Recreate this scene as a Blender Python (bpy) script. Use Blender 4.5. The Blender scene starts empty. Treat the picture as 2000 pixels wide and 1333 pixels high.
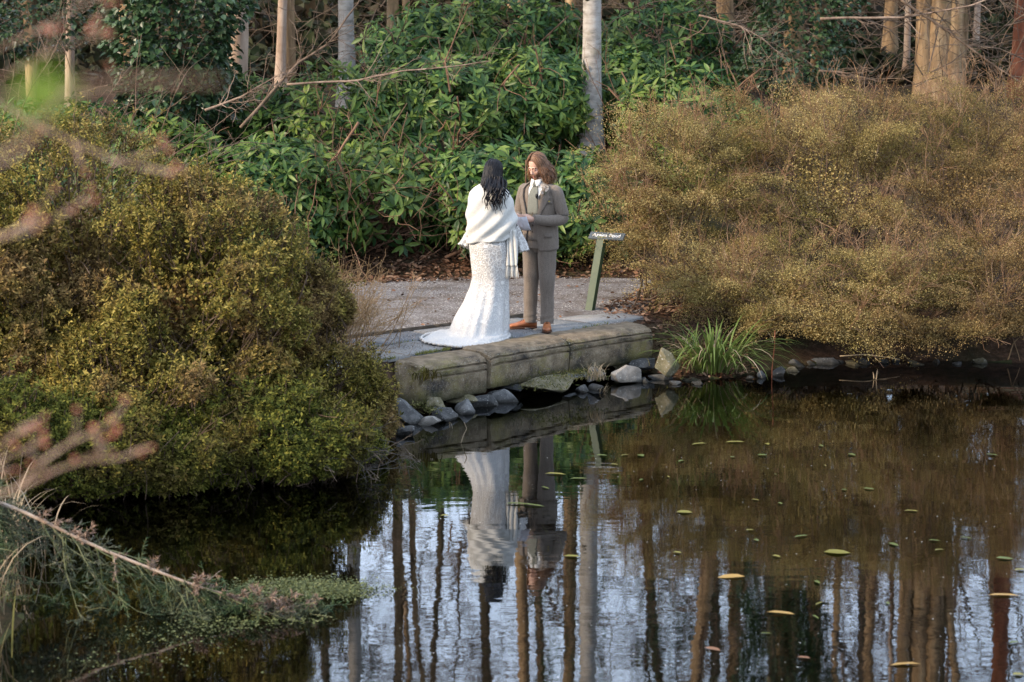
import bpy, bmesh, math, random
import numpy as np
from mathutils import Vector, Matrix

# ------------------------------------------------------------------ camera, sky, sun, exposure
S = bpy.context.scene
COL = S.collection
CAM_H, PITCH, FPX = 3.9, math.radians(9.5), 4000.0      # metres above the water, downward pitch, focal length in photo pixels
cd = bpy.data.cameras.new('camera'); cam = bpy.data.objects.new('camera', cd); COL.objects.link(cam)
cam.location = (0, 0, CAM_H); cam.rotation_euler = (math.pi/2 - PITCH, 0, 0)
cd.sensor_width = 36.0; cd.lens = 36.0*FPX/2000.0; cd.clip_end = 3000.0; cd.clip_start = 0.05
cd.dof.use_dof = True; cd.dof.focus_distance = 21.1; cd.dof.aperture_fstop = 2.8
S.camera = cam
SUN_EL, SUN_AZ = math.radians(27), math.radians(-118)    # azimuth from +Y, clockwise: the sun stands left of and a little behind the camera
W = bpy.data.worlds.new('World'); S.world = W; W.use_nodes = True
wn = W.node_tree; wn.nodes.clear()
sky = wn.nodes.new('ShaderNodeTexSky'); sky.sky_type = 'NISHITA'; sky.sun_disc = False
sky.sun_elevation = SUN_EL; sky.sun_rotation = SUN_AZ; sky.air_density = 1.0; sky.dust_density = 1.6; sky.ozone_density = 1.0
wtc = wn.nodes.new('ShaderNodeTexCoord'); wmp = wn.nodes.new('ShaderNodeMapping'); wmp.inputs['Scale'].default_value = (1, 1, 2.6)
wno = wn.nodes.new('ShaderNodeTexNoise'); wno.inputs['Scale'].default_value = 2.4; wno.inputs['Detail'].default_value = 7; wno.inputs['Roughness'].default_value = .6
wrp = wn.nodes.new('ShaderNodeValToRGB'); wrp.color_ramp.elements[0].position = .36; wrp.color_ramp.elements[1].position = .66
wmx = wn.nodes.new('ShaderNodeMix'); wmx.data_type = 'RGBA'; wmx.inputs[7].default_value = (14.8, 17.4, 21.4, 1)
wbg = wn.nodes.new('ShaderNodeBackground'); wbg.inputs['Strength'].default_value = .10
wou = wn.nodes.new('ShaderNodeOutputWorld')
wmu = wn.nodes.new('ShaderNodeMath'); wmu.operation = 'MULTIPLY'; wmu.inputs[1].default_value = .85
for a, b in ((wtc.outputs['Generated'], wmp.inputs['Vector']), (wmp.outputs['Vector'], wno.inputs['Vector']), (wno.outputs['Fac'], wrp.inputs['Fac']),
             (wrp.outputs['Color'], wmu.inputs[0]), (wmu.outputs[0], wmx.inputs[0]), (sky.outputs['Color'], wmx.inputs[6]), (wmx.outputs[2], wbg.inputs['Color']), (wbg.outputs['Background'], wou.inputs['Surface'])):
    wn.links.new(a, b)
sl = bpy.data.lights.new('sun', 'SUN'); sun = bpy.data.objects.new('sun', sl); COL.objects.link(sun)
sl.energy = 3.1; sl.angle = math.radians(7); sl.color = (1.0, .80, .57)
sd = Vector((math.sin(SUN_AZ)*math.cos(SUN_EL), math.cos(SUN_AZ)*math.cos(SUN_EL), math.sin(SUN_EL)))
sun.rotation_euler = sd.to_track_quat('Z', 'Y').to_euler(); sun.location = (-12, -10, 12)
vs = S.view_settings; vs.view_transform = 'Standard'; vs.look = 'None'; vs.exposure = 1.0; vs.gamma = 1.0; vs.use_curve_mapping = False
S.cycles.max_bounces = 8; S.cycles.transparent_max_bounces = 16; S.cycles.diffuse_bounces = 3; S.cycles.glossy_bounces = 3
S.cycles.use_denoising = True; S.cycles.caustics_reflective = False; S.cycles.caustics_refractive = False

rng = np.random.default_rng(11); random.seed(5)

# ------------------------------------------------------------------ photo pixel -> direction -> point on a known surface
CP, SP = math.cos(PITCH), math.sin(PITCH)
def ray(px, py):
    u, v = (px-1000)/FPX, (666.5-py)/FPX
    return np.array((u, CP + v*SP, -SP + v*CP))
def on_z(px, py, z=0.0):
    d = ray(px, py); t = (z-CAM_H)/d[2]; return np.array((d[0]*t, d[1]*t, z))
def at_y(px, py, y):
    d = ray(px, py); t = y/d[1]; return np.array((d[0]*t, y, CAM_H + d[2]*t))

# ------------------------------------------------------------------ mesh helpers
def nrm(a): return a/np.maximum(np.linalg.norm(a, axis=-1, keepdims=True), 1e-9)
class MB:
    def __init__(s): s.V = []; s.F = []; s.n = 0; s.mi = []
    def add(s, V, F, mi=0):
        V = np.asarray(V, float).reshape(-1, 3); F = np.asarray(F, np.int64)
        s.V.append(V); s.F.append(F + s.n); s.mi.append(np.full(len(F), mi)); s.n += len(V); return s
    def build(s, name, mats, parent=None, smooth=True):
        me = bpy.data.meshes.new(name); V = np.concatenate(s.V)
        lt = np.concatenate([np.full(len(f), f.shape[1]) for f in s.F]); li = np.concatenate([f.ravel() for f in s.F])
        me.vertices.add(len(V)); me.vertices.foreach_set('co', V.ravel().astype(np.float32))
        me.loops.add(len(li)); me.loops.foreach_set('vertex_index', li.astype(np.int32))
        me.polygons.add(len(lt)); ls = np.concatenate(([0], np.cumsum(lt)[:-1]))
        me.polygons.foreach_set('loop_start', ls.astype(np.int32))
        try: me.polygons.foreach_set('loop_total', lt.astype(np.int32))
        except Exception: pass
        mats = mats if isinstance(mats, (list, tuple)) else [mats]
        for m in mats: me.materials.append(m)
        me.polygons.foreach_set('material_index', np.concatenate(s.mi).astype(np.int32))
        if smooth: me.polygons.foreach_set('use_smooth', np.ones(len(lt), bool))
        me.update(calc_edges=True); me.validate()
        o = bpy.data.objects.new(name, me); COL.objects.link(o)
        if parent: o.parent = parent
        return o
def tag(o, label=None, cat=None, group=None, kind=None):
    for k, v in (('label', label), ('category', cat), ('group', group), ('kind', kind)):
        if v: o[k] = v
    return o
def empty(name, loc=(0, 0, 0), rz=0, label=None, cat=None, group=None):
    o = bpy.data.objects.new(name, None); COL.objects.link(o); o.empty_display_size = .1
    o.location = loc; o.rotation_euler = (0, 0, rz); return tag(o, label, cat, group)
def tubes(P, R, k=5, cap=False):
    """batch of tubes: P (N,n,3), R (N,n) -> V, F"""
    P = np.asarray(P, float); R = np.asarray(R, float)
    if P.ndim == 2: P, R = P[None], R[None]
    N, n, _ = P.shape
    T = nrm(np.gradient(P, axis=1)); m = nrm(P[:, -1]-P[:, 0])
    ref = np.where(np.abs(m[:, 2:3]) < .8, np.array((0, 0, 1.)), np.array((1., 0, 0)))
    U = nrm(np.cross(T, ref[:, None])); B = np.cross(T, U)
    a = np.arange(k)*2*math.pi/k
    V = P[:, :, None] + R[:, :, None, None]*(U[:, :, None]*np.cos(a)[:, None] + B[:, :, None]*np.sin(a)[:, None])
    i = np.arange(N)[:, None, None]*n*k + np.arange(n-1)[None, :, None]*k; j = np.arange(k)[None, None]; j2 = (j+1) % k
    F = np.stack((i+j, i+j2, i+k+j2, i+k+j), -1).reshape(-1, 4)
    return V.reshape(-1, 3), F
def add_tubes(mb, P, R, k=5, mi=0, cap=True):
    V, F = tubes(P, R, k); mb.add(V, F, mi)
    if cap and k >= 3:
        P = np.asarray(P); N = 1 if P.ndim == 2 else P.shape[0]; n = P.shape[-2]
        b = np.arange(N)[:, None]*n*k
        c = np.concatenate((b + np.arange(k)[None, ::-1], b + (n-1)*k + np.arange(k)[None]))
        mb.F.append(c + mb.n - len(V)); mb.mi.append(np.full(len(c), mi))
def place(tv, tf, pos, X, Y, Z, sc):
    """copies of a template (tv,tf) with axes X,Y,Z (N,3) and scale sc (N,) -> V,F"""
    tv = np.asarray(tv, float); tf = np.asarray(tf); N = len(pos); sc = np.asarray(sc, float).reshape(N, -1)
    if sc.shape[1] == 1: sc = np.repeat(sc, 3, 1)
    t = tv[None]*sc[:, None]
    V = pos[:, None] + t[..., 0:1]*X[:, None] + t[..., 1:2]*Y[:, None] + t[..., 2:3]*Z[:, None]
    F = tf[None] + (np.arange(N)*len(tv))[:, None, None]
    return V.reshape(-1, 3), F.reshape(-1, tf.shape[1])
def axes(Y, roll=None, up=None):
    """frames whose Y axis is the given direction; Z near up (default world up)"""
    Y = nrm(np.asarray(Y, float)); N = len(Y)
    up = np.tile(np.array((0, 0, 1.)), (N, 1)) if up is None else up
    X = np.cross(Y, up); bad = np.linalg.norm(X, axis=1) < 1e-3; X[bad] = (1, 0, 0); X = nrm(X); Z = np.cross(X, Y)
    if roll is not None:
        c, s = np.cos(roll)[:, None], np.sin(roll)[:, None]; X, Z = X*c + Z*s, Z*c - X*s
    return X, Y, Z
def rdir(n): return nrm(rng.normal(size=(n, 3)))
def ss(a, b, x):
    t = np.clip((x-a)/(b-a), 0, 1); return t*t*(3-2*t)
_ph = np.random.default_rng(3).uniform(0, 6.28, (40, 3)); _di = nrm(np.random.default_rng(4).normal(size=(40, 3)))
def wob(P, freq, octv=3):
    """cheap smooth pseudo-noise in about -1..1 from sums of sines, P (...,3)"""
    P = np.asarray(P, float); out = 0; amp = 1
    for o in range(octv):
        s = 0
        for q in range(5):
            i = (o*5+q) % 40; s = s + np.sin(P @ _di[i]*freq*(1+.23*q) + _ph[i, 0] + 1.3*np.sin(P @ _di[(i+7) % 40]*freq*.7 + _ph[i, 1]))
        out = out + amp*s/2.6; freq *= 2.1; amp *= .5
    return out/1.6

# ------------------------------------------------------------------ material helpers
def nd(nt, t, inp=None, **props):
    n = nt.nodes.new(t)
    for k, v in props.items(): setattr(n, k, v)
    for k, v in (inp or {}).items():
        if isinstance(v, bpy.types.NodeSocket): nt.links.new(v, n.inputs[k])
        else: n.inputs[k].default_value = v
    return n
def ramp(nt, fac, stops, interp='LINEAR'):
    r = nt.nodes.new('ShaderNodeValToRGB'); nt.links.new(fac, r.inputs['Fac']); e = r.color_ramp.elements; r.color_ramp.interpolation = interp
    while len(e) < len(stops): e.new(.5)
    for i, (p, c) in enumerate(stops): e[i].position = p; e[i].color = (*c, 1) if len(c) == 3 else c
    return r.outputs['Color']
def mix(nt, f, a, b, mode='MIX'):
    m = nt.nodes.new('ShaderNodeMix'); m.data_type = 'RGBA'; m.blend_type = mode
    for k, v in ((0, f), (6, a), (7, b)):
        if isinstance(v, bpy.types.NodeSocket): nt.links.new(v, m.inputs[k])
        else: m.inputs[k].default_value = v if k == 0 else (*v, 1)
    return m.outputs[2]
def newmat(name, rough=.7, spec=.3, col=(.5, .5, .5)):
    m = bpy.data.materials.new(name); m.use_nodes = True; nt = m.node_tree; b = nt.nodes['Principled BSDF']
    b.inputs['Roughness'].default_value = rough; b.inputs['Specular IOR Level'].default_value = spec; b.inputs['Base Color'].default_value = (*col, 1)
    return m, nt, b
def wpos(nt): return nt.nodes.new('ShaderNodeNewGeometry').outputs['Position']
def opos(nt): return nt.nodes.new('ShaderNodeTexCoord').outputs['Object']
def noise(nt, vec, sc, det=5, ro=.55, stretch=None):
    if stretch: vec = nd(nt, 'ShaderNodeMapping', {'Vector': vec, 'Scale': stretch}).outputs[0]
    return nd(nt, 'ShaderNodeTexNoise', {'Vector': vec, 'Scale': sc, 'Detail': det, 'Roughness': ro}).outputs['Fac']
def bump(nt, b, h, strength, dist=.01):
    n = nd(nt, 'ShaderNodeBump', {'Height': h, 'Strength': strength, 'Distance': dist}); nt.links.new(n.outputs[0], b.inputs['Normal'])
def leafmat(name, cols, patch=None, psc=2.0, rough=.5, spec=.3, transl=.25, pst=(.42, .62)):
    """cols: colours spread over leaves by a random value per leaf; patch: second set used in patches of the plant"""
    m, nt, b = newmat(name, rough, spec)
    g = nt.nodes.new('ShaderNodeNewGeometry'); r = g.outputs['Random Per Island']
    c = ramp(nt, r, [(i/max(1, len(cols)-1), q) for i, q in enumerate(cols)])
    if patch:
        c2 = ramp(nt, r, [(i/max(1, len(patch)-1), q) for i, q in enumerate(patch)])
        f = ramp(nt, noise(nt, g.outputs['Position'], psc, 3), [(pst[0], (0, 0, 0)), (pst[1], (1, 1, 1))])
        c = mix(nt, f, c, c2)
    nt.links.new(c, b.inputs['Base Color'])
    if transl:
        t = nd(nt, 'ShaderNodeBsdfTranslucent', {'Color': c}); ms = nd(nt, 'ShaderNodeMixShader', {0: transl})
        nt.links.new(b.outputs[0], ms.inputs[1]); nt.links.new(t.outputs[0], ms.inputs[2])
        nt.links.new(ms.outputs[0], nt.nodes['Material Output'].inputs['Surface'])
    return m
def simple(name, c1, c2, sc=8, rough=.7, spec=.3, bs=.3, bd=.01, det=6, stretch=None, pos=(.35, .68)):
    m, nt, b = newmat(name, rough, spec); p = wpos(nt); n = noise(nt, p, sc, det, .6, stretch)
    nt.links.new(ramp(nt, n, [(pos[0], c1), (pos[1], c2)]), b.inputs['Base Color'])
    if bs: bump(nt, b, noise(nt, p, sc*4, 6, .6, stretch), bs, bd)
    return m

# ground: leaf litter and soil
m, nt, b = newmat('soil', .95, .1); p = wpos(nt)
c = ramp(nt, noise(nt, p, 9, 8, .7), [(.3, (.018, .012, .008)), (.52, (.055, .033, .021)), (.72, (.12, .07, .045))])
nt.links.new(mix(nt, ramp(nt, noise(nt, p, .9, 3), [(.45, (0, 0, 0)), (.62, (.5, .5, .5))]), c, (.03, .035, .014)), b.inputs['Base Color'])
bump(nt, b, noise(nt, p, 30, 6), .7, .03); SOIL = m
# gravel
m, nt, b = newmat('gravel', .9, .2); p = wpos(nt)
vo = nd(nt, 'ShaderNodeTexVoronoi', {'Vector': p, 'Scale': 75, 'Randomness': 1.0})
sep = nd(nt, 'ShaderNodeSeparateColor', {0: vo.outputs['Color']})
c = ramp(nt, sep.outputs[0], [(0, (.09, .078, .074)), (.45, (.18, .16, .15)), (.8, (.26, .235, .22)), (1, (.46, .43, .40))])
c = mix(nt, ramp(nt, noise(nt, p, 2.3, 6, .65), [(.42, (0, 0, 0)), (.62, (.8, .8, .8))]), c, (.095, .07, .053))
nt.links.new(c, b.inputs['Base Color']); bump(nt, b, vo.outputs['Distance'], .9, .012); GRAVEL = m
# slate paving
m, nt, b = newmat('slate', .55, .35); p = wpos(nt)
rn = nt.nodes.new('ShaderNodeObjectInfo').outputs['Random']
c = ramp(nt, rn, [(0, (.105, .118, .14)), (.5, (.16, .17, .185)), (1, (.215, .21, .20))])
c = mix(nt, ramp(nt, noise(nt, p, 3.2, 8, .7), [(.42, (0, 0, 0)), (.68, (.7, .7, .7))]), c, (.27, .245, .215))
c = mix(nt, ramp(nt, noise(nt, p, 45, 4, .7), [(.56, (0, 0, 0)), (.64, (.9, .9, .9))]), c, (.06, .05, .042))
nt.links.new(c, b.inputs['Base Color']); bump(nt, b, noise(nt, p, 14, 8, .65), .35, .012); SLATE = m
# weathered coping stone: brown sandstone, black crust on the face, pale lichen lines
m, nt, b = newmat('coping', .85, .2); p = wpos(nt)
g = nt.nodes.new('ShaderNodeNewGeometry'); sx = nd(nt, 'ShaderNodeSeparateXYZ', {0: g.outputs['True Normal']}); sp = nd(nt, 'ShaderNodeSeparateXYZ', {0: p})
c = ramp(nt, noise(nt, p, 7, 8, .7), [(.33, (.09, .07, .048)), (.5, (.21, .16, .105)), (.7, (.38, .305, .21))])
crust = ramp(nt, noise(nt, p, 2.6, 7, .68, (1, 1, .8)), [(.47, (0, 0, 0)), (.60, (.9, .9, .9))])
c = mix(nt, crust, c, (.028, .028, .032))
c = mix(nt, ramp(nt, noise(nt, p, 2.1, 5, .7), [(.50, (0, 0, 0)), (.66, (.8, .8, .8))]), c, (.25, .21, .075))
c = mix(nt, ramp(nt, noise(nt, p, 85, 3, .5), [(.6, (0, 0, 0)), (.68, (.75, .75, .75))]), c, (.38, .36, .30))
c = mix(nt, ramp(nt, sx.outputs[2], [(.75, (0, 0, 0)), (.95, (.75, .75, .75))]), c, ramp(nt, noise(nt, p, 10, 7), [(.35, (.15, .112, .076)), (.65, (.33, .25, .17))]))
c = mix(nt, ramp(nt, sp.outputs[2], [(.12, (.75, .75, .75)), (.25, (0, 0, 0))]), c, (.05, .055, .024))
nt.links.new(c, b.inputs['Base Color']); bump(nt, b, noise(nt, p, 38, 9, .75), 1.0, .022); COPING = m
def rockmat(name, c1, c2, c3):
    m, nt, b = newmat(name, .8, .3); p = wpos(nt)
    c = ramp(nt, noise(nt, p, 9, 8, .7), [(.33, c1), (.52, c2), (.7, c3)])
    c = mix(nt, ramp(nt, noise(nt, p, 50, 3), [(.62, (0, 0, 0)), (.7, (.6, .6, .6))]), c, (.5, .49, .46))
    z = nd(nt, 'ShaderNodeSeparateXYZ', {0: p}).outputs[2]
    c = mix(nt, ramp(nt, z, [(.01, (.8, .8, .8)), (.06, (0, 0, 0))]), c, (.02, .018, .013))
    nt.links.new(c, b.inputs['Base Color']); bump(nt, b, noise(nt, p, 22, 8, .7), .7, .02); return m
ROCK_G = rockmat('rock_grey', (.06, .06, .06), (.13, .13, .13), (.24, .235, .225))
ROCK_D = rockmat('rock_dark', (.025, .025, .025), (.06, .06, .06), (.125, .122, .115))
ROCK_P = rockmat('rock_pale', (.12, .11, .095), (.235, .215, .19), (.36, .33, .295))
ROCK_M = rockmat('rock_mossy', (.07, .065, .03), (.15, .13, .075), (.25, .22, .16))
# pond water: mirror by Fresnel over tea-coloured clear water
m = bpy.data.materials.new('water'); m.use_nodes = True; nt = m.node_tree; nt.nodes.clear(); p = wpos(nt)
h1 = noise(nt, p, 1.0, 3, .5, (1.3, 3.6, 1)); h2 = noise(nt, p, 5.0, 3, .55, (1.2, 3.0, 1))
hh = nd(nt, 'ShaderNodeMath', {0: h1, 1: nd(nt, 'ShaderNodeMath', {0: h2, 1: .12}, operation='MULTIPLY').outputs[0]}, operation='ADD').outputs[0]
bp = nd(nt, 'ShaderNodeBump', {'Height': hh, 'Strength': .065, 'Distance': .022})
fr = nd(nt, 'ShaderNodeFresnel', {'IOR': 2.25, 'Normal': bp.outputs[0]})
gl = nd(nt, 'ShaderNodeBsdfGlossy', {'Color': (.95, .97, 1, 1), 'Roughness': .012, 'Normal': bp.outputs[0]})
tr = nd(nt, 'ShaderNodeBsdfTransparent', {'Color': (.31, .33, .18, 1)})
ms = nd(nt, 'ShaderNodeMixShader', {0: fr.outputs[0], 1: tr.outputs[0], 2: gl.outputs[0]})
nt.links.new(ms.outputs[0], nt.nodes.new('ShaderNodeOutputMaterial').inputs['Surface']); WATER = m
MUD = simple('pond_mud', (.010, .014, .006), (.085, .088, .036), 1.7, .95, .1, .3)

# ------------------------------------------------------------------ terrain: one sheet, pond basin in it
def shore_pt(px, py): return tuple(on_z(px, py)[:2])
SHORE = [(-3.5, 9.4), (-3.15, 11.2), (-3.05, 12.6), (-3.7, 13.6), (-4.3, 14.6), shore_pt(-60, 955), shore_pt(200, 945), shore_pt(420, 940), shore_pt(600, 925), shore_pt(700, 895), shore_pt(765, 850),
         shore_pt(840, 800), shore_pt(960, 776), shore_pt(1100, 746), shore_pt(1190, 726), shore_pt(1270, 728), shore_pt(1340, 745), shore_pt(1440, 738), shore_pt(1520, 722), shore_pt(1650, 708), shore_pt(1850, 706), shore_pt(2050, 712), shore_pt(2500, 735),
         (9, 16), (8.2, 11), (6, 9.2), (0, 8.7)]
SH = np.array(SHORE)
def shore_sd(x, y):
    """signed distance to the shoreline, positive on land"""
    P = np.stack((np.ravel(x), np.ravel(y)), -1); A, B = SH, np.roll(SH, -1, 0); best = np.full(len(P), 1e9); ins = np.zeros(len(P), bool)
    for a, b_ in zip(A, B):
        e = b_-a; t = np.clip(((P-a) @ e)/(e @ e), 0, 1); best = np.minimum(best, np.linalg.norm(P-a-t[:, None]*e, axis=1))
        c = (a[1] > P[:, 1]) != (b_[1] > P[:, 1])
        if a[1] != b_[1]: ins ^= c & (P[:, 0] < (b_[0]-a[0])*(P[:, 1]-a[1])/(b_[1]-a[1]) + a[0])
    return np.where(ins, -best, best).reshape(np.shape(x))
def H(x, y):
    x = np.asarray(x, float); y = np.asarray(y, float); s = shore_sd(x, y)
    far = np.interp(y, [0, 25.2, 27, 29, 32, 36, 50, 80, 200, 900], [0, 0, .55, 1.25, 1.75, 2.3, 4.2, 8.5, 16, 30])
    kc = ss(-2.6, -2.2, x)*ss(1.75, 1.5, x); wall = kc*(.05*ss(0, .1, s) + .42*ss(.16, .42, s)) + (1-kc)*(.03*ss(0, .1, s) + .44*ss(.05, 1.15, s))
    near = ss(14, 9, y)
    land = wall*(1-near) + near*(2.2*ss(0, 5.5, s)) + far + .03*wob(np.stack((x, y, 0*x), -1), 1.3, 2)*ss(.5, 1.5, s)*(1-ss(21, 20.4, y)*.9)
    wat = -.06 - .5*ss(0, 1.6, -s)
    return np.where(s > 0, land, wat)
def H1(x, y): return float(H(np.array([x]), np.array([y]))[0])
def line(a, b, step): return np.arange(a, b, step)
gx = np.concatenate((-np.geomspace(900, 9.2, 26), line(-9, 9, .13), np.geomspace(9.2, 900, 26)))
gy = np.concatenate((-np.geomspace(600, 2, 16), line(0, 8, .5), line(8, 31, .12), line(31, 60, .8), np.geomspace(61, 1500, 20)))
X, Y = np.meshgrid(gx, gy); Z = H(X, Y)
i = np.arange(len(gy)-1)[:, None]*len(gx) + np.arange(len(gx)-1)[None]
F = np.stack((i, i+1, i+1+len(gx), i+len(gx)), -1).reshape(-1, 4)
fc = Z.ravel()[F].mean(1)
mb = MB(); mb.add(np.stack((X, Y, Z), -1), F[fc >= -.02], 0)
mb.F.append(F[fc < -.02]); mb.mi.append(np.ones((fc < -.02).sum()))
g = mb.build('ground', [SOIL, MUD]); g['kind'] = 'structure'
mb = MB(); xs, ys = np.linspace(-5.6, 9.6, 20), np.linspace(8.2, 23.2, 20); X, Y = np.meshgrid(xs, ys)
i = np.arange(19)[:, None]*20 + np.arange(19)[None]
mb.add(np.stack((X, Y, 0*X), -1), np.stack((i, i+1, i+21, i+20), -1).reshape(-1, 4))     # the bank rises through its rim
w = mb.build('pond_water', WATER, smooth=False); w['kind'] = 'structure'

# ------------------------------------------------------------------ terrace: paving slabs, coping stones, edging
ZT = .50                                                        # terrace level above the water
NODES = [on_z(818, 721, ZT-.05), on_z(957, 701, ZT-.05), on_z(1115, 669, ZT-.05), on_z(1279, 643, ZT-.05)]
e1 = nrm((NODES[3]-NODES[0])*np.array((1, 1, 0))); e2 = np.array((-e1[1], e1[0], 0))   # e2: away from the water
def coping(a, b_, label, seed, chip=0.0, dz=0.0):
    a, b_ = np.array(a), np.array(b_); L = np.linalg.norm((b_-a)[:2]); d = nrm((b_-a)*np.array((1, 1, 0))); out = np.array((d[1], -d[0], 0))
    prof = [(-.40, -.30), (-.40, .045), (-.385, .055), (-.25, .057), (-.125, .053), (-.095, .040), (-.078, .028), (-.062, .030), (-.035, .014), (-.018, -.012), (-.040, -.020), (-.038, -.030), (-.006, -.034),
            (-.001, -.05), (-.004, -.075), (-.028, -.083), (-.026, -.094), (-.005, -.100), (-.004, -.11), (-.006, -.17), (-.012, -.24), (-.02, -.31), (-.04, -.325), (-.2, -.32)]
    n = 34; ts = np.linspace(0, 1, n); V = []
    for t in ts:
        e = min(t, 1-t)*L; r = .020*max(0, 1-e/.028)                # worn ends
        for q, (o, z) in enumerate(prof):
            V.append(a + d*(t*L) + out*(o - r*(1 if o > -.2 else 0)) + np.array((0, 0, z - r*(1 if z > -.1 else 0) + dz)))
    V = np.array(V); tl = .012*math.sin(seed*3.1+1); V[:, 2] += tl*((V-a) @ d/L-.5)*2; V = V + .009*np.stack([wob(V+seed+k*9, 9, 3) for k in range(3)], -1)
    if chip:                                                       # broken, slanting end
        f = np.repeat(ts < .12, len(prof)); V[f] += d*(.07*wob(V[f]*1.0+3, 9, 2)[:, None]) + d*.02
    k = len(prof); i = np.arange(n-1)[:, None]*k; j = np.arange(k)[None]; j2 = (j+1) % k
    mb = MB(); mb.add(V, np.stack((i+j, i+k+j, i+k+j2, i+j2), -1).reshape(-1, 4))
    mb.F.append(np.array([list(range(k))])); mb.F.append(np.array([list(range((n-1)*k, n*k))[::-1]])); mb.mi += [np.zeros(1), np.zeros(1)]
    o = mb.build('coping_stone', COPING)
    mod = o.modifiers.new('edge', 'EDGE_SPLIT'); mod.split_angle = math.radians(50)
    return tag(o, label, 'stone', 'moulded coping stones along the pond edge')
g = .014
d01, d12, d23 = [nrm(NODES[k+1]-NODES[k]) for k in range(3)]
coping(NODES[0], NODES[1]-d01*g, 'moulded coping stone with broken end, beside the olive shrub', 0, 1, -.02)
coping(NODES[1]+d12*g+np.array((.02, -.03, 0)), NODES[2]-d12*g+np.array((.012, -.02, 0)), 'moulded coping stone between the other two, above the mossy flat slab', 5, 0, .012)
coping(NODES[2]+d23*g, NODES[3], 'moulded coping stone stained yellow with lichen, nearest the sedge clump', 11, 0, -.008)

pav = empty('paving', (0, 0, 0)); pav['kind'] = 'structure'
EA, EB = on_z(690, 659, ZT), on_z(1012, 619, ZT)                # timber edging between gravel and slabs
def slab(corners, name='slab', z=ZT, th=.05, seed=0):
    """one flagstone: inset outline with slightly uneven edge, bevelled top"""
    c = np.array(corners)[:, :2]; pts = []
    for k in range(len(c)):
        a, b_ = c[k], c[(k+1) % len(c)]; n = max(3, int(np.linalg.norm(b_-a)/.09))
        for t in np.linspace(0, 1, n, endpoint=False): pts.append(a+(b_-a)*t)
    pts = np.array(pts); cen = pts.mean(0); w3 = np.c_[pts, np.full(len(pts), seed)]
    pts = pts + .008*np.c_[wob(w3, 8, 2), wob(w3+5, 8, 2)]; dirn = nrm(pts-cen)
    def ring(ins, zz): return np.c_[pts-dirn*ins, np.full(len(pts), zz)]
    n = len(pts); V = np.concatenate((ring(.016, z-th), ring(.018, z-.010), ring(.030, z))); mb = MB()
    V[2*n:, 2] += .003*wob(V[2*n:]+seed, 3, 2)
    j = np.arange(n); j2 = (j+1) % n
    mb.add(V, np.concatenate([np.stack((r*n+j, r*n+j2, (r+1)*n+j2, (r+1)*n+j), -1) for r in range(2)]))
    mb.F.append(np.array([list(range(2*n, 3*n))])); mb.mi.append(np.zeros(1))
    return mb.build(name, SLATE, pav, smooth=False)
B0 = NODES[0] + e2*.40
def loc2(u, v): return (B0 + e1*u + e2*v)[:2]
w1, w2 = .62, .58                                               # two courses of flags behind the coping
cuts1 = [-1.2, -.55, .02, .86, 1.55, 2.2, 2.95, 3.7]; cuts2 = [-1.3, -.8, -.2, .5, 1.25, 1.95, 2.7, 3.3]
for k in range(7):
    sk = .05*(-1)**k; lo = .05 if 0 < k < 5 else .012
    slab([loc2(cuts1[k], lo), loc2(cuts1[k+1], lo), loc2(cuts1[k+1]+sk, w1), loc2(cuts1[k]-sk, w1)], seed=k)
for k in range(7):
    if k in (6,): continue
    slab([loc2(cuts2[k], w1+.012), loc2(cuts2[k+1], w1+.012), loc2(cuts2[k+1]+.03, w1+w2), loc2(cuts2[k]+.03, w1+w2)], seed=20+k, z=ZT-.004)
WOOD = simple('edging_wood', (.05, .042, .034), (.14, .115, .09), 9, .9, .1, .5, .01, stretch=(1, 1, 6))
d = nrm(EB-EA); n_ = np.array((-d[1], d[0], 0))
for k, (a, b_, lab) in enumerate(((EA-d*1.6, EA+d*1.02, 'weathered timber edging board between gravel and slabs, beside the dress train'), (EA+d*1.03, EB+d*.06, 'weathered timber edging board ending beside the tan shoe'))):
    ts = np.linspace(0, 1, 14)[:, None]; P = a + (b_-a)*ts; P[:, 2] += .005*wob(P, 2, 2); mb = MB(); V = []
    for q in P:
        for o, z in ((-.016, -.1), (-.016, .022), (-.012, .028), (.012, .028), (.016, .022), (.016, -.1)): V.append(q + n_*o + np.array((0, 0, z)))
    V = np.array(V) + .002*rng.normal(size=(84, 3)); i = np.arange(13)[:, None]*6; j = np.arange(6)[None]; j2 = (j+1) % 6
    mb.add(V, np.stack((i+j, i+6+j, i+6+j2, i+j2), -1).reshape(-1, 4)); mb.F += [np.array([[0, 1, 2, 3, 4, 5]]), np.array([[83, 82, 81, 80, 79, 78]])]; mb.mi += [np.zeros(1)]*2
    tag(mb.build('edging_board', WOOD, smooth=False), lab, 'edging', 'timber edging of the gravel path')
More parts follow.
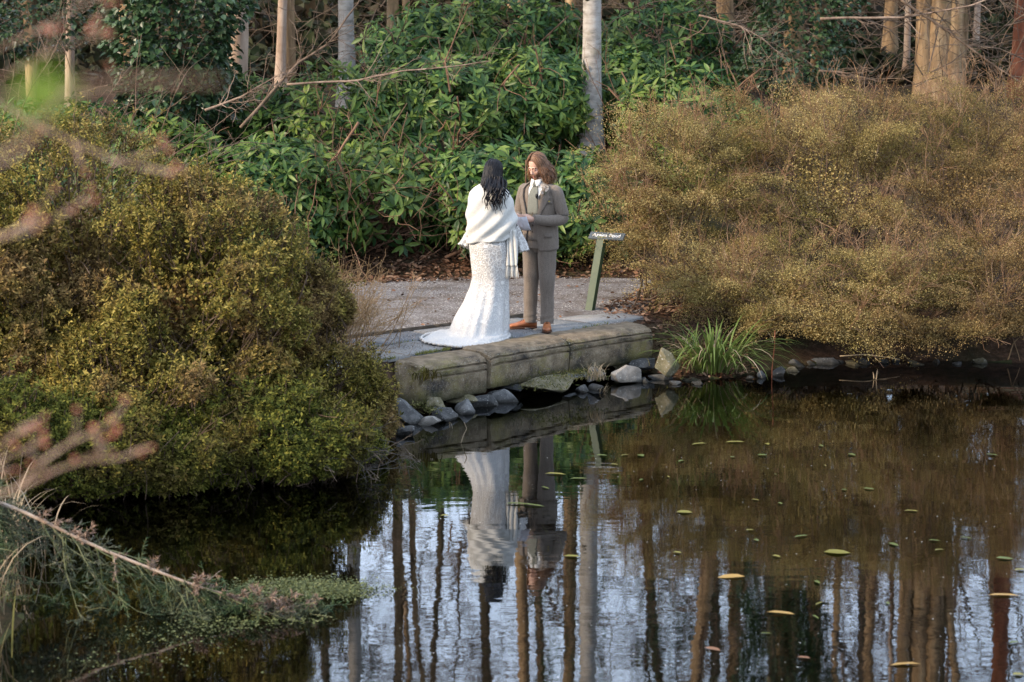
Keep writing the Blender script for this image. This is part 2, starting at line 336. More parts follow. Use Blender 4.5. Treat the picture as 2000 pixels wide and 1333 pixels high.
# gravel path sheet following the ground, 2 cm of gravel
def blob_sheet(name, poly, z_of, mat_, step=.1, kind='structure'):
    poly = np.array(poly); lo, hi = poly.min(0)-.2, poly.max(0)+.2
    xs, ys = np.arange(lo[0], hi[0], step), np.arange(lo[1], hi[1], step); X, Y = np.meshgrid(xs, ys); P = np.stack((X.ravel(), Y.ravel()), -1)
    ins = np.zeros(len(P), bool); best = np.full(len(P), 9.)
    for a, b_ in zip(poly, np.roll(poly, -1, 0)):
        e = b_-a; t = np.clip(((P-a) @ e)/(e @ e), 0, 1); best = np.minimum(best, np.linalg.norm(P-a-t[:, None]*e, axis=1))
        c = (a[1] > P[:, 1]) != (b_[1] > P[:, 1])
        if a[1] != b_[1]: ins ^= c & (P[:, 0] < (b_[0]-a[0])*(P[:, 1]-a[1])/(b_[1]-a[1]) + a[0])
    sdv = np.where(ins, best, -best) + .07*wob(np.c_[P, 0*P[:, 0]], 3, 2); Z = z_of(P[:, 0], P[:, 1], sdv)
    nx = len(xs); i = (np.arange(len(ys)-1)[:, None]*nx + np.arange(nx-1)[None]).ravel(); F = np.stack((i, i+1, i+1+nx, i+nx), -1)
    F = F[(sdv[F] > -.12).all(1)]; mb = MB(); mb.add(np.c_[P, Z], F); o = mb.build(name, mat_); o['kind'] = kind; return o
PATH = [tuple((EA-d*2.2)[:2]+n_[:2]*.01), tuple((EB+d*.02)[:2]+n_[:2]*.01), tuple(on_z(1090, 640, ZT)[:2]), tuple(on_z(1215, 632, ZT)[:2]), tuple(on_z(1265, 600, ZT)[:2]), tuple(on_z(1250, 545, ZT)[:2]), tuple(on_z(1000, 537, ZT)[:2]), tuple(on_z(760, 545, ZT)[:2]), tuple(on_z(560, 560, ZT)[:2]), (-3.6, 22.0)]
blob_sheet('gravel_path', PATH, lambda x, y, s: H(x, y)*0 + np.maximum(ZT-.012 + .012*np.clip(s/.3, -1, 1) + .004*wob(np.stack((x, y, 0*x), -1), 4, 2), H(x, y) + .004), GRAVEL)
# loose pebbles on the path and swept on to the slabs
oct_v = np.array([(1, 0, 0), (-1, 0, 0), (0, 1, 0), (0, -1, 0), (0, 0, .7), (0, 0, -.7)], float)
oct_f = np.array([(0, 2, 4), (2, 1, 4), (1, 3, 4), (3, 0, 4), (2, 0, 5), (1, 2, 5), (3, 1, 5), (0, 3, 5)])
def scatter_poly(poly, n):
    poly = np.array(poly); lo, hi = poly.min(0), poly.max(0); out = np.zeros((0, 2))
    while len(out) < n:
        P = rng.uniform(lo, hi, (n*2, 2)); ins = np.zeros(len(P), bool)
        for a, b_ in zip(poly, np.roll(poly, -1, 0)):
            c = (a[1] > P[:, 1]) != (b_[1] > P[:, 1])
            if a[1] != b_[1]: ins ^= c & (P[:, 0] < (b_[0]-a[0])*(P[:, 1]-a[1])/(b_[1]-a[1]) + a[0])
        out = np.concatenate((out, P[ins]))
    return out[:n]
PEB = leafmat('pebbles', [(.10, .085, .08), (.22, .19, .18), (.34, .30, .28), (.55, .52, .49)], transl=0, rough=.85)
P = scatter_poly(PATH, 9000); n = len(P); Dr = rdir(n); Xa, Ya, Za = axes(Dr)
z = np.maximum(ZT-.002, H(P[:, 0], P[:, 1]) + .006)
P2 = np.array([loc2(u, v) for u, v in zip(rng.uniform(-1.1, 2.4, 5200), np.abs(rng.normal(.75, .4, 5200)))]); P2 = P2[(wob(np.c_[P2, P2[:, 0]], 5, 2) > -.05)]; n2 = len(P2)
mb = MB(); mb.add(*place(oct_v, oct_f, np.c_[P, z], Xa, Ya, Za, np.c_[rng.uniform(.004, .011, n), rng.uniform(.004, .011, n), rng.uniform(.003, .008, n)]))
Xa, Ya, Za = axes(rdir(n2)); mb.add(*place(oct_v, oct_f, np.c_[P2, np.full(n2, ZT+.002)], Xa, Ya, Za, np.c_[rng.uniform(.003, .008, n2), rng.uniform(.003, .008, n2), rng.uniform(.003, .006, n2)]))
tag(mb.build('loose_gravel', PEB, smooth=False), 'loose grey gravel strewn over the path and the slabs', 'gravel', kind='stuff')
# fallen leaves: under the rhododendrons, around the sign foot, down to the coping
lf_v = np.array([(0, 0, 0), (-.3, .35, .10), (0, .4, 0), (.3, .35, .08), (-.22, .75, .12), (0, .75, .03), (.22, .75, .14), (0, 1.05, .1)], float)
lf_f = np.array([(0, 2, 1), (0, 3, 2), (1, 2, 4), (2, 5, 4), (2, 3, 5), (3, 6, 5), (4, 5, 7), (5, 6, 7)])
LITTER = leafmat('dead_leaves', [(.05, .028, .018), (.11, .055, .032), (.19, .095, .055), (.27, .15, .09), (.33, .22, .15)], [(.04, .025, .018), (.08, .045, .03), (.14, .09, .055)], 1.4, .8, .15, .1)
ZONE1 = [tuple(on_z(x_, y_, ZT)[:2]) for x_, y_ in ((560, 556), (760, 541), (1000, 533), (1260, 540))] + [(2.2, 28.0), (-4.5, 28.0)]
ZONE2 = [tuple(on_z(x_, y_, ZT)[:2]) for x_, y_ in ((1175, 602), (1250, 565), (1400, 580), (1480, 640), (1440, 690), (1340, 690), (1285, 645), (1185, 630))]
def litter(P, name, lab, smin=.04, smax=.085):
    n = len(P); th = rng.uniform(0, 6.28, n); Yd = np.c_[np.cos(th), np.sin(th), rng.normal(0, .25, n)]; Xa, Ya, Za = axes(Yd, rng.normal(0, .5, n))
    mb = MB(); mb.add(*place(lf_v, lf_f, np.c_[P, np.maximum(H(P[:, 0], P[:, 1]), np.where(shore_sd(P[:, 0], P[:, 1]) > .9, ZT-.03, -1)) + rng.uniform(.004, .03, n)], Xa, Ya, Za, rng.uniform(smin, smax, n)))
    return tag(mb.build(name, LITTER, smooth=False), lab, 'leaf litter', kind='stuff')
litter(np.concatenate((scatter_poly(ZONE1, 4200), scatter_poly([ZONE1[0], ZONE1[3], (1.7, 26.3), (-3.2, 26.3)], 3800))), 'leaf_litter', 'brown fallen leaves along the foot of the rhododendrons')
litter(np.concatenate((scatter_poly(ZONE2, 2200),)), 'leaf_litter', 'red-brown fallen leaves between the sign and the sedge clump', .035, .075)
P = scatter_poly(PATH, 300); litter(P, 'leaf_litter', 'few stray leaves lying on the gravel path', .03, .06)
# moss and grass tufts in the joints
GRASSY = leafmat('joint_moss', [(.05, .07, .015), (.12, .14, .03), (.22, .22, .06), (.27, .25, .08)], transl=.2, rough=.8)
mb = MB(); bl_v = np.array([(-.12, 0, 0), (.12, 0, 0), (.05, .6, .1), (0, 1, .3)], float); bl_f = np.array([(0, 1, 2), (0, 2, 3)])
pts = np.concatenate([np.array([(*loc2(u, v), ZT-.015) for u, v in zip(rng.uniform(a, b2, n), rng.normal(vv, .012, n))]) for a, b2, vv, n in ((-.3, .1, .035, 130), (.35, .8, .03, 240), (1.2, 1.7, .03, 120), (2.5, 3.1, .02, 60), (-.5, .9, w1+.006, 190), (1.2, 2.2, w1+.006, 110))])
n = len(pts); Xa, Ya, Za = axes(np.c_[rng.normal(0, .5, n), rng.normal(0, .5, n), np.ones(n)], rng.uniform(0, 6, n)); mb.add(*place(bl_v, bl_f, pts, Xa, Ya, Za, rng.uniform(.02, .045, n)))
tag(mb.build('joint_moss', GRASSY, smooth=False), 'tufts of moss and grass in the paving joints', 'moss', kind='stuff')

# ------------------------------------------------------------------ rocks at the waterline
def rock(loc, size, matl, label, seed, rz=0, cuts=13, flat=1.0):
    r = np.random.default_rng(seed); bm = bmesh.new(); bmesh.ops.create_icosphere(bm, subdivisions=4, radius=1); V = np.array([v.co for v in bm.verts])
    for k in range(cuts):
        n = nrm(r.normal(size=3)); n[2] = abs(n[2])*.9 if k % 2 else n[2]; n = nrm(n); dd = r.uniform(.36, .72); s = V @ n - dd; V = V - np.where(s > 0, s, 0)[:, None]*n
    V = V*(1 + .035*wob(V*1.0+seed, 4, 3))[:, None]; V = V*np.array(size)*1.32; V += .006*np.stack([wob(V+seed+q, 26, 2) for q in range(3)], -1)
    me = bpy.data.meshes.new('rock')
    for v, c in zip(bm.verts, V): v.co = c
    bm.to_mesh(me); bm.free(); me.materials.append(matl); me.polygons.foreach_set('use_smooth', np.ones(len(me.polygons), bool))
    o = bpy.data.objects.new('rock', me); COL.objects.link(o); o.location = loc; o.rotation_euler = (0, 0, rz)
    md = o.modifiers.new('edge', 'EDGE_SPLIT'); md.split_angle = math.radians(24)
    return tag(o, label, 'rock', 'rocks at the waterline')
def wl(px, py, back=0.0, z=0.0): q = on_z(px, py); return (q[0], q[1]+back, z)
RK = [((797, 828), (.14, .13, .17), ROCK_G, 'angular pale grey rock under the broken coping end', .4, .05), ((836, 832), (.13, .12, .06), ROCK_P, 'flat brownish rock lying beside the angular grey rock', 1.2, .02),
      ((868, 822), (.16, .12, .10), ROCK_D, 'dark jagged rock under the broken-ended coping stone', 2.0, .03), ((908, 808), (.12, .11, .09), ROCK_G, 'wedge-shaped grey rock between two dark rocks', .9, .03),
      ((944, 795), (.17, .12, .09), ROCK_D, 'long dark rock below the joint of the coping stones', .2, .03), ((987, 787), (.15, .12, .11), ROCK_G, 'blue-grey rock with brown leaf in front', 2.6, .04),
      ((1137, 767), (.07, .06, .05), ROCK_G, 'small blue-grey rock beside the mossy flat slab', .3, .02), ((1233, 749), (.19, .15, .14), ROCK_P, 'rounded pale boulder standing in the water near the sedge', .5, .07),
      ((1297, 742), (.17, .08, .045), ROCK_G, 'flat wet rock between the pale boulder and the sedge', .1, .02), ((788, 852), (.11, .1, .06), ROCK_D, 'small dark rock half under the olive shrub', .6, .02),
      ((1170, 762), (.10, .08, .05), ROCK_D, 'small dark rock at the foot of the grassy tuft', 1.6, .01),
      ((1522, 735), (.10, .08, .08), ROCK_D, 'small dark rock beside the upright reed stem', .7, .01), ((1612, 712), (.14, .1, .07), ROCK_G, 'grey rock in the shade under the golden shrub', .4, .02),
      ((1560, 718), (.09, .08, .06), ROCK_D, 'small dark rock in the shade near the reed stem', 1.9, .01), ((1690, 712), (.10, .08, .05), ROCK_D, 'dark rock in the shade beside the fallen pale twig', 1.3, .01)]
RK += [((x_, y_), (.05+.03*(k_ % 3), .06, .035+.012*(k_ % 2)), (ROCK_D, ROCK_G, ROCK_M)[k_ % 3], 'small stone among others along the shaded far bank', k_*1.1, .005) for k_, (x_, y_) in enumerate(((1462, 742), (1490, 738), (1545, 726), (1585, 714), (1640, 709), (1668, 714), (1725, 710), (1752, 707), (1790, 712), (1830, 709), (1870, 713), (1915, 710), (1360, 752), (1320, 752), (1345, 744), (1262, 748)))]
for k, (q, sz, mt, lab, rz, z) in enumerate(RK): rock(wl(*q, back=sz[1]*.7, z=z), sz, mt, lab, 30+k, rz)
rock(tuple(on_z(1303, 690, .33)+np.array((.0, .14, -.12))), (.11, .12, .12), ROCK_M, 'mossy grey-brown boulder at the end of the coping row', 61, .3)
for k, (px, py, sz, z, lab) in enumerate(((1068, 773, (.30, .20, .075), .075, 'mossy flat slab jutting out below the coping'), (1112, 752, (.24, .18, .035), .10, 'thin grey slate lying on the mossy slab'), (1128, 745, (.20, .16, .03), .16, 'thin grey slate topmost of the slate stack'), (1095, 737, (.22, .15, .03), .20, 'mossy flat stone wedged under the coping'))):
    q = wl(px, py, back=.16); o = rock((q[0], q[1], z), sz, (ROCK_M, ROCK_G, ROCK_G, ROCK_M)[k], lab, 80+k, .6, 5)
for k, (px, py, z, sc) in enumerate(((1255, 712, .12, (.16, .1, .06)), (1215, 716, .1, (.12, .08, .06)), (1000, 758, .10, (.2, .12, .07)), (900, 778, .10, (.16, .1, .06)), (1165, 735, .12, (.15, .1, .06)), (850, 792, .1, (.13, .1, .06)))):
    q = on_z(px, py, z); rock((q[0], q[1]+.1, z), sc, (ROCK_D, ROCK_M)[k % 2], ('dark stone packed in the shade below the lichened coping stone', 'mossy stone packed below the lichened coping stone, nearer the slates', 'dark stone packed in the gap above the blue-grey rock', 'mossy stone packed behind the wedge-shaped rock', 'dark stone packed behind the dry grass tuft', 'mossy stone packed behind the dark jagged rock')[k], 120+k, k)
# the moss and roots hanging from the bank
MOSS = leafmat('bank_moss', [(.03, .04, .01), (.08, .09, .02), (.17, .16, .05), (.22, .19, .09)], transl=.2, rough=.85)
mb = MB()
for px, py, z, sx, n in ((1085, 735, .22, .16, 220), (1150, 735, .17, .09, 160), (845, 800, .12, .05, 110), (1130, 727, .24, .06, 140), (820, 790, .17, .05, 90), (1060, 752, .15, .15, 160)):
    q = on_z(px, py, z); P = q + rng.normal(size=(n, 3))*np.array((sx, sx*.6, .018)); Xa, Ya, Za = axes(np.c_[rng.normal(0, .6, n), rng.normal(-.4, .5, n), rng.normal(.3, .5, n)], rng.uniform(0, 6, n))
    mb.add(*place(bl_v, bl_f, P, Xa, Ya, Za, rng.uniform(.02, .05, n)))
tag(mb.build('bank_moss', MOSS, smooth=False), 'yellow-green moss on the stones below the coping', 'moss', kind='stuff')

# ------------------------------------------------------------------ sign
bx, by = on_z(1152, 606, ZT)[:2]
sg = empty('sign', (bx, by, ZT-.01), 0, 'green leaning post sign with dark plate reading Azalea Pond', 'sign')
m, nt, b = newmat('sign_green', .5, .4); p = wpos(nt)
c = mix(nt, ramp(nt, noise(nt, p, 8, 6, .6), [(.4, (0, 0, 0)), (.7, (.8, .8, .8))]), (.02, .045, .021), (.05, .07, .03)); nt.links.new(c, b.inputs['Base Color']); bump(nt, b, noise(nt, p, 60, 4), .15, .004); SGREEN = m
SDARK = simple('sign_plate', (.045, .055, .06), (.075, .085, .09), 12, .4, .5, .08); SWHITE = simple('sign_white', (.75, .76, .77), (.82, .82, .82), 5, .5, .3, 0)
yaw = math.radians(-25.5); hx = np.array((math.cos(yaw), math.sin(yaw), 0)); bk = np.array((-math.sin(yaw), math.cos(yaw), 0))
lean = nrm(hx*.0 + bk*.19 + np.array((.055, 0, .80))); Lp = .835
def box_bm(parent, name, C0, ax, size, matl, bev=.004):
    bm = bmesh.new(); bmesh.ops.create_cube(bm, size=1); M_ = Matrix(np.c_[ax[0], ax[1], ax[2]].tolist())
    for v in bm.verts: v.co = M_ @ Vector((v.co.x*size[0], v.co.y*size[1], v.co.z*size[2])) + Vector(C0)
    bmesh.ops.bevel(bm, geom=list(bm.edges), offset=bev, segments=2, affect='EDGES', profile=.5); me = bpy.data.meshes.new(name); bm.to_mesh(me); bm.free(); me.materials.append(matl)
    o = bpy.data.objects.new(name, me); COL.objects.link(o); o.parent = parent; return o
px_ax = nrm(hx - lean*(hx @ lean)); py_ax = np.cross(lean, px_ax)
box_bm(sg, 'post', lean*(Lp/2-.05), (px_ax, py_ax, lean), (.085, .085, Lp+.1), SGREEN, .003)
T = math.radians(38); pu = bk*math.cos(T) + np.array((0, 0, math.sin(T))); pn = np.cross(hx, pu); pc = lean*Lp + pn*.01 + hx*.06
plate = box_bm(sg, 'plate', pc, (hx, pu, pn), (.415, .105, .022), SDARK, .003)
fc = bpy.data.curves.new('lettering', 'FONT'); fc.body = 'Azalea Pond'; fc.size = .06; fc.align_x = 'CENTER'; fc.align_y = 'CENTER'; fc.extrude = .0008
tmp = bpy.data.objects.new('lettering_tmp', fc); COL.objects.link(tmp); bpy.context.view_layer.update()
me = bpy.data.meshes.new_from_object(tmp.evaluated_get(bpy.context.evaluated_depsgraph_get())); bpy.data.objects.remove(tmp)
vv = np.empty(len(me.vertices)*3, np.float32); me.vertices.foreach_get('co', vv); vv = vv.reshape(-1, 3); wd = vv[:, 0].max()-vv[:, 0].min()
vv = (vv[:, :1]*(.33/wd))*hx + (vv[:, 1:2]*1.25)*pu + (vv[:, 2:3] + .0125)*pn + pc; me.vertices.foreach_set('co', vv.ravel().astype(np.float32)); me.materials.clear(); me.materials.append(SWHITE); me.update()
o = bpy.data.objects.new('lettering', me); COL.objects.link(o); o.parent = plate; o['label'] = 'white lettering Azalea Pond'

# ------------------------------------------------------------------ woodland: trees with trunk, limbs and bare twigs
def bark(name, c1, c2, c3, sc=6, stretch=(1, 1, .25), bs=.6, moss=None):
    m, nt, b = newmat(name, .85, .2); p = wpos(nt)
    c = ramp(nt, noise(nt, p, sc, 8, .65, stretch), [(.33, c1), (.52, c2), (.7, c3)])
    c = mix(nt, ramp(nt, noise(nt, p, 3, 5, .6, (1, 1, 2.2)), [(.6, (0, 0, 0)), (.72, (.6, .6, .6))]), c, moss or c1)
    nt.links.new(c, b.inputs['Base Color']); bump(nt, b, noise(nt, p, sc*3, 7, .65, stretch), bs, .02); return m
B_WHITE = bark('bark_white', (.15, .135, .12), (.33, .30, .27), (.42, .40, .375), 5, (1, 1, 2.6), .35, (.20, .17, .11))
B_PINK = bark('bark_pink', (.24, .16, .11), (.40, .29, .22), (.52, .42, .34), 5)
B_GOLD = bark('bark_gold', (.12, .075, .04), (.31, .205, .115), (.48, .345, .205), 7, (1, 1, .16), .9, (.11, .10, .045))
B_RED = bark('bark_red', (.10, .035, .02), (.21, .075, .04), (.30, .12, .07), 7)
B_DARK = bark('bark_dark', (.035, .028, .02), (.08, .065, .042), (.14, .11, .07), 6, moss=(.06, .075, .025))
TWIG = bark('twig_bark', (.06, .042, .03), (.15, .105, .075), (.26, .19, .14), 9)
TWIG_W = bark('twig_warm', (.085, .055, .038), (.17, .115, .08), (.27, .195, .145), 9)
def grow(P0, D, L, n, bend, grav=0.0):
    """wandering paths: P0 (N,3), D (N,3), L (N,) -> (N,n,3)"""
    N = len(P0); P = np.zeros((N, n, 3)); P[:, 0] = P0; d = nrm(D)
    for k in range(1, n):
        d = nrm(d + rng.normal(0, bend, (N, 3)) + np.array((0, 0, grav))); P[:, k] = P[:, k-1] + d*(L/(n-1))[:, None]
    return P
def pick(P, R, idx, t):
    f = t*(P.shape[1]-1); k = np.minimum(f.astype(int), P.shape[1]-2); w = (f-k)[:, None]
    A, B = P[idx, k], P[idx, k+1]; return A*(1-w)+B*w, nrm(B-A), R[idx, k]*(1-w[:, 0])+R[idx, k+1]*w[:, 0]
def tree(px, y, dia, height, mat_, label, lean=(0, 0), cat='tree', nb=24, low=.16, twig=None, wig=.10, spread=1.0, forks=(), base_px=None, sub=5, sub2=4, group='trees of the wood behind the pond', knots=0):
    x = at_y(px, 60, y)[0]; z = H1(x, y); root = empty('tree', (x, y, z-.05), 0, label, cat, group)
    n = 26; t = np.linspace(0, 1, n); P = np.zeros((n, 3)); w_ = rng.uniform(0, 6, 4)
    P[:, 2] = t*height; P[:, 0] = lean[0]*t*height + wig*height*.12*(np.sin(t*7+w_[0])*t + .4*np.sin(t*17+w_[1])*t); P[:, 1] = lean[1]*t*height + wig*height*.1*np.sin(t*6+w_[2])*t
    R = dia/2*((1-t)**.8*.94+.03); R[0] *= 1.6; R[1] *= 1.12
    V, F = tubes(P, R, 14); c = P.repeat(14, 0); V = c + (V-c)*(1 + .11*wob(V*np.array((1, 1, .3))+x*7, 2.6/max(dia, .15), 3))[:, None]
    mb = MB(); mb.add(V, F); paths = [(P, R)]
    for (zf, lx, ly, rr, hh) in forks:                              # extra stems rising from the base
        Q = np.zeros((n, 3)); Q[:, 2] = t*height*hh; Q[:, 0] = zf + lx*t*height + .02*height*np.sin(t*9+lx*40)*t; Q[:, 1] = ly*t*height - .05; RR = R*rr; V, F = tubes(Q, RR, 10); c = Q.repeat(10, 0); V = c+(V-c)*(1+.07*wob(V+lx, 9, 2))[:, None]; mb.add(V, F); paths.append((Q, RR))
    if knots:
        for zk in np.linspace(2.4, 7, knots):
            q, dq, r = pick(P[None], R[None], np.array([0]), np.array([zk/height])); a = rng.uniform(-2.4, -.7)
            V, F = tubes(np.array([q[0] + np.array((math.cos(a), math.sin(a), 0))*r[0]*s for s in (.7, 1.0, 1.12)]), np.array((.05, .045, .02)), 8); mb.add(V, F, 1)
    mb.build('trunk', [mat_, B_DARK], root)
    cb = MB(); tw = twig or TWIG
    PP = np.stack([p for p, _ in paths]); RR = np.stack([r for _, r in paths])
    i0 = rng.integers(0, len(paths), nb); tt = low + (1-low)*np.linspace(0, .97, nb)**.9; q, dq, r = pick(PP, RR, i0, tt)
    az = np.arange(nb)*2.4 + rng.normal(0, .4, nb); D = np.c_[np.cos(az), np.sin(az), rng.uniform(.15, .75, nb)]
    L1 = height*(.30-.18*tt)*rng.uniform(.7, 1.2, nb)*spread; B1 = grow(q, D, L1, 9, .16, .05); R1 = np.minimum(r*.42, .05)[:, None]*np.linspace(1, .2, 9); add_tubes(cb, B1, R1, 5, cap=False)
    i1 = np.repeat(np.arange(nb), sub); t1 = rng.uniform(.25, .98, len(i1)); q, dq, r = pick(B1, R1, i1, t1); B2 = grow(q, dq + rng.normal(0, .6, (len(i1), 3)), L1[i1]*rng.uniform(.25, .55, len(i1)), 6, .22, .03); R2 = np.maximum(r*.55, .005)[:, None]*np.linspace(1, .3, 6); add_tubes(cb, B2, R2, 4, cap=False)
    i2 = np.repeat(np.arange(len(i1)), sub2); t2 = rng.uniform(.1, 1, len(i2)); q, dq, r = pick(B2, R2, i2, t2); B3 = grow(q, dq + rng.normal(0, .7, (len(i2), 3)), rng.uniform(.25, .8, len(i2))*height/14, 4, .28, 0); add_tubes(cb, B3, np.maximum(r*.6, .0045)[:, None]*np.linspace(1, .5, 4), 3, cap=False)
    cb.build('crown', tw, root); return root
tree(1155, 28.5, .31, 15, B_WHITE, 'pale smooth-barked tree rising behind the groom', (.004, .02), nb=22, low=.34, knots=5, wig=.03)
tree(676, 32, .275, 15, B_WHITE, 'white-barked tree behind the rhododendrons beside a mossy trunk', (-.002, .01), nb=22, low=.3, knots=3, wig=.03)
tree(455, 29, .34, 14, B_PINK, 'pink-grey trunk beside the ivy-covered tree', (.035, .01), low=.3, twig=TWIG_W)
tree(545, 33, .17, 12, B_PINK, 'thin pinkish trunk leaning between rhododendrons', (.04, 0))
tree(130, 31, .15, 12, B_PINK, 'pale pinkish trunk half hidden by twigs above the olive shrub', (.05, .01), twig=TWIG_W)
tree(768, 35, .22, 14, B_GOLD, 'yellow-brown forked trunk above the rhododendrons', (-.01, 0), forks=((.15, .05, 0, .7, .9),))
tree(1010, 41, .34, 16, B_GOLD, 'tall brown trunk deep in the wood above the groom', (.012, .0))
tree(1425, 33, .30, 13, B_GOLD, 'leaning golden trunk left of the ivy-clad tree', (-.07, .02), low=.24)
tree(1598, 31, .27, 14, B_GOLD, 'orange-lit trunk with ivy creeping up its side', (.03, .01))
tree(1738, 36, .25, 14, B_GOLD, 'straight golden trunk between thinner stems', (.008, 0), low=.2)
tree(1772, 34.5, .11, 11, B_PINK, 'slim pale stem beside the straight golden trunk', (.012, 0), low=.2)
tree(1832, 33, .44, 15, B_GOLD, 'broad multi-stemmed tree with furrowed golden bark', (.0, .01), forks=((.20, .03, 0, .72, .9), (-.19, -.03, 0, .62, .9), (.30, .06, .01, .5, .8)), low=.2)
tree(1882, 36, .17, 12, B_DARK, 'grey slender trunk behind the multi-stemmed tree', (.01, 0), low=.2)
tree(1907, 37, .12, 11, B_PINK, 'thin pinkish stem near the red-barked trunk', (-.004, 0), low=.2)
tree(1996, 33, .34, 15, B_RED, 'red-brown barked trunk at the end of the wood', (.004, 0), low=.4)
tree(1530, 40, .3, 14, B_DARK, 'dark trunk behind the ivy-clad tree', (-.01, 0))
tree(1660, 42, .22, 15, B_GOLD, 'brown trunk deep in the shaded wood', (.02, 0), low=.2)
for k, (px, y, dia, ln) in enumerate(((762, 44, .16, .02), (856, 46, .20, -.01), (948, 48, .34, -.012), (1060, 46, .24, -.02), (1245, 47, .34, .07), (1405, 48, .36, 0), (1580, 54, .36, .01), (1712, 50, .34, .02), (1870, 52, .30, -.06), (1985, 48, .4, .01), (620, 48, .3, 0), (340, 46, .4, .02))):
    tree(px, y, dia, 19 + (k % 4), B_DARK if k % 3 else B_GOLD, 'tall bare woodland tree deep in the wood', (ln, 0), nb=34, low=.12, sub=7, sub2=8, wig=.12, group='bare trees deep in the wood')

# ------------------------------------------------------------------ ivy and evergreen crowns
iv_v = np.array([(0, 0, 0), (-.45, .3, .05), (-.25, .7, .02), (0, 1, -.1), (.25, .7, .02), (.45, .3, .05)], float); iv_f = np.array([(0, 3, 2), (0, 2, 1), (0, 4, 3), (0, 5, 4)])
IVY = leafmat('ivy_leaves', [(.012, .025, .012), (.022, .05, .02), (.035, .075, .028), (.055, .10, .04)], [(.02, .045, .02), (.045, .085, .03), (.08, .13, .05)], 1.3, .38, .5, .15)
def ivy_tree(px, y, dia, height, rad, z0, z1, n, label, lean=0, leaf=.075):
    x = at_y(px, 60, y)[0]; z = H1(x, y); root = empty('ivy_tree', (x, y, z-.05), 0, label, 'tree', 'ivy-clad trees')
    k = 20; t = np.linspace(0, 1, k); P = np.c_[lean*t*height, 0*t, t*height]; mb = MB(); add_tubes(mb, P, dia/2*(1-t*.8), 10); mb.build('trunk', B_GOLD, root)
    cb = MB(); nb = 22; q, dq, r = pick(P[None], (dia/2*(1-t*.8))[None], np.zeros(nb, int), np.linspace(.25, .98, nb)); az = np.arange(nb)*2.4; L = height*rng.uniform(.1, .22, nb); B1 = grow(q, np.c_[np.cos(az), np.sin(az), np.full(nb, .6)], L, 8, .2, .03); R1 = np.linspace(.04, .008, 8)[None].repeat(nb, 0); add_tubes(cb, B1, R1, 4)
    i1 = np.repeat(np.arange(nb), 7); q, dq, r = pick(B1, R1, i1, rng.uniform(.2, 1, len(i1))); B2 = grow(q, dq + rng.normal(0, .6, (len(i1), 3)), L[i1]*.45, 5, .25); add_tubes(cb, B2, np.linspace(.012, .004, 5)[None].repeat(len(i1), 0), 3)
    cb.build('crown', TWIG, root)
    zz = rng.uniform(z0, z1, n); th = rng.uniform(-math.pi-.5, .5, n); lump = 1 + .5*wob(np.c_[np.cos(th)*1.2, np.sin(th)*1.2, zz*1.1]+px, 1.8, 3); env = ss(z0-.1, z0+.5, zz)*(1-.75*ss(z1-1.5, z1+.2, zz))
    rr = dia/2 + .03 + rad*np.maximum(lump, .25)*env*rng.uniform(.0, 1.0, n)**.45; pos = np.c_[np.cos(th)*rr + lean*zz, np.sin(th)*rr, zz]; out = np.c_[np.cos(th), np.sin(th), rng.normal(-.5, .4, n)] + rng.normal(0, .35, (n, 3)); Xa, Ya, Za = axes(out, rng.normal(0, .5, n))
    fb = MB(); fb.add(*place(iv_v, iv_f, pos, Xa, Ya, Za, rng.uniform(leaf*.6, leaf*1.25, n))); fb.build('ivy', IVY, root, smooth=False); return root
ivy_tree(345, 27.6, .3, 12, .75, 0.9, 6.5, 15000, 'tree wrapped in dense dark ivy above the olive shrub', .01, .095)
ivy_tree(1548, 30.5, .34, 12, .55, 0.5, 8, 14000, 'trunk thickly clad in dark ivy right of the rhododendrons', .015)
ivy_tree(560, 34, .3, 13, .9, 3.6, 10, 5200, 'ivy-topped tree behind the thin pinkish trunk', 0)
ivy_tree(250, 33, .3, 13, 1.2, 2.0, 9, 6000, 'broad ivy-clad tree behind the pink-grey trunk', 0)
ivy_tree(1455, 44, .4, 16, 1.6, 3.0, 13, 8000, 'broad dark evergreen crown deep behind the leaning trunk', 0, .13)
ivy_tree(1120, 40, .35, 15, .5, 2.0, 11, 3600, 'mossy ivy-clad trunk behind the pale smooth tree', -.005, .09)
ivy_tree(60, 30, .22, 13, .8, 1.2, 7, 11000, 'ivy-covered tree behind the bare pinkish twigs', 0)

# dim undergrowth on the rising ground behind
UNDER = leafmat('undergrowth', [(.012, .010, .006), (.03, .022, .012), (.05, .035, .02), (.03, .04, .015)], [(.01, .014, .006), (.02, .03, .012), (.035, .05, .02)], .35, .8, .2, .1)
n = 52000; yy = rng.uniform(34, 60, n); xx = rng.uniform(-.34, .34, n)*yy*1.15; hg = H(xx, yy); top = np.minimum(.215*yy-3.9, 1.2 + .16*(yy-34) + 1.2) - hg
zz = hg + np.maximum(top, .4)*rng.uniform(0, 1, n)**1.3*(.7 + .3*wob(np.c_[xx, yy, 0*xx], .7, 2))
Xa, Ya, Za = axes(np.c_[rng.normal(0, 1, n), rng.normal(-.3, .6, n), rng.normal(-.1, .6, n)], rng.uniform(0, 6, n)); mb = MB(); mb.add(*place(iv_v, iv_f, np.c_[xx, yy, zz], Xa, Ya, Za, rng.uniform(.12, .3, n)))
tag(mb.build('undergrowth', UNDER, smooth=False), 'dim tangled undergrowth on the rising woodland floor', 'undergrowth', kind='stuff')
n = 2600; yy = rng.uniform(30.5, 44, n); xx = rng.uniform(-.28, .31, n)*yy; xx = np.where(rng.uniform(size=n) < .6, np.abs(xx)*.85 + 2.0, xx); hg = H(xx, yy)
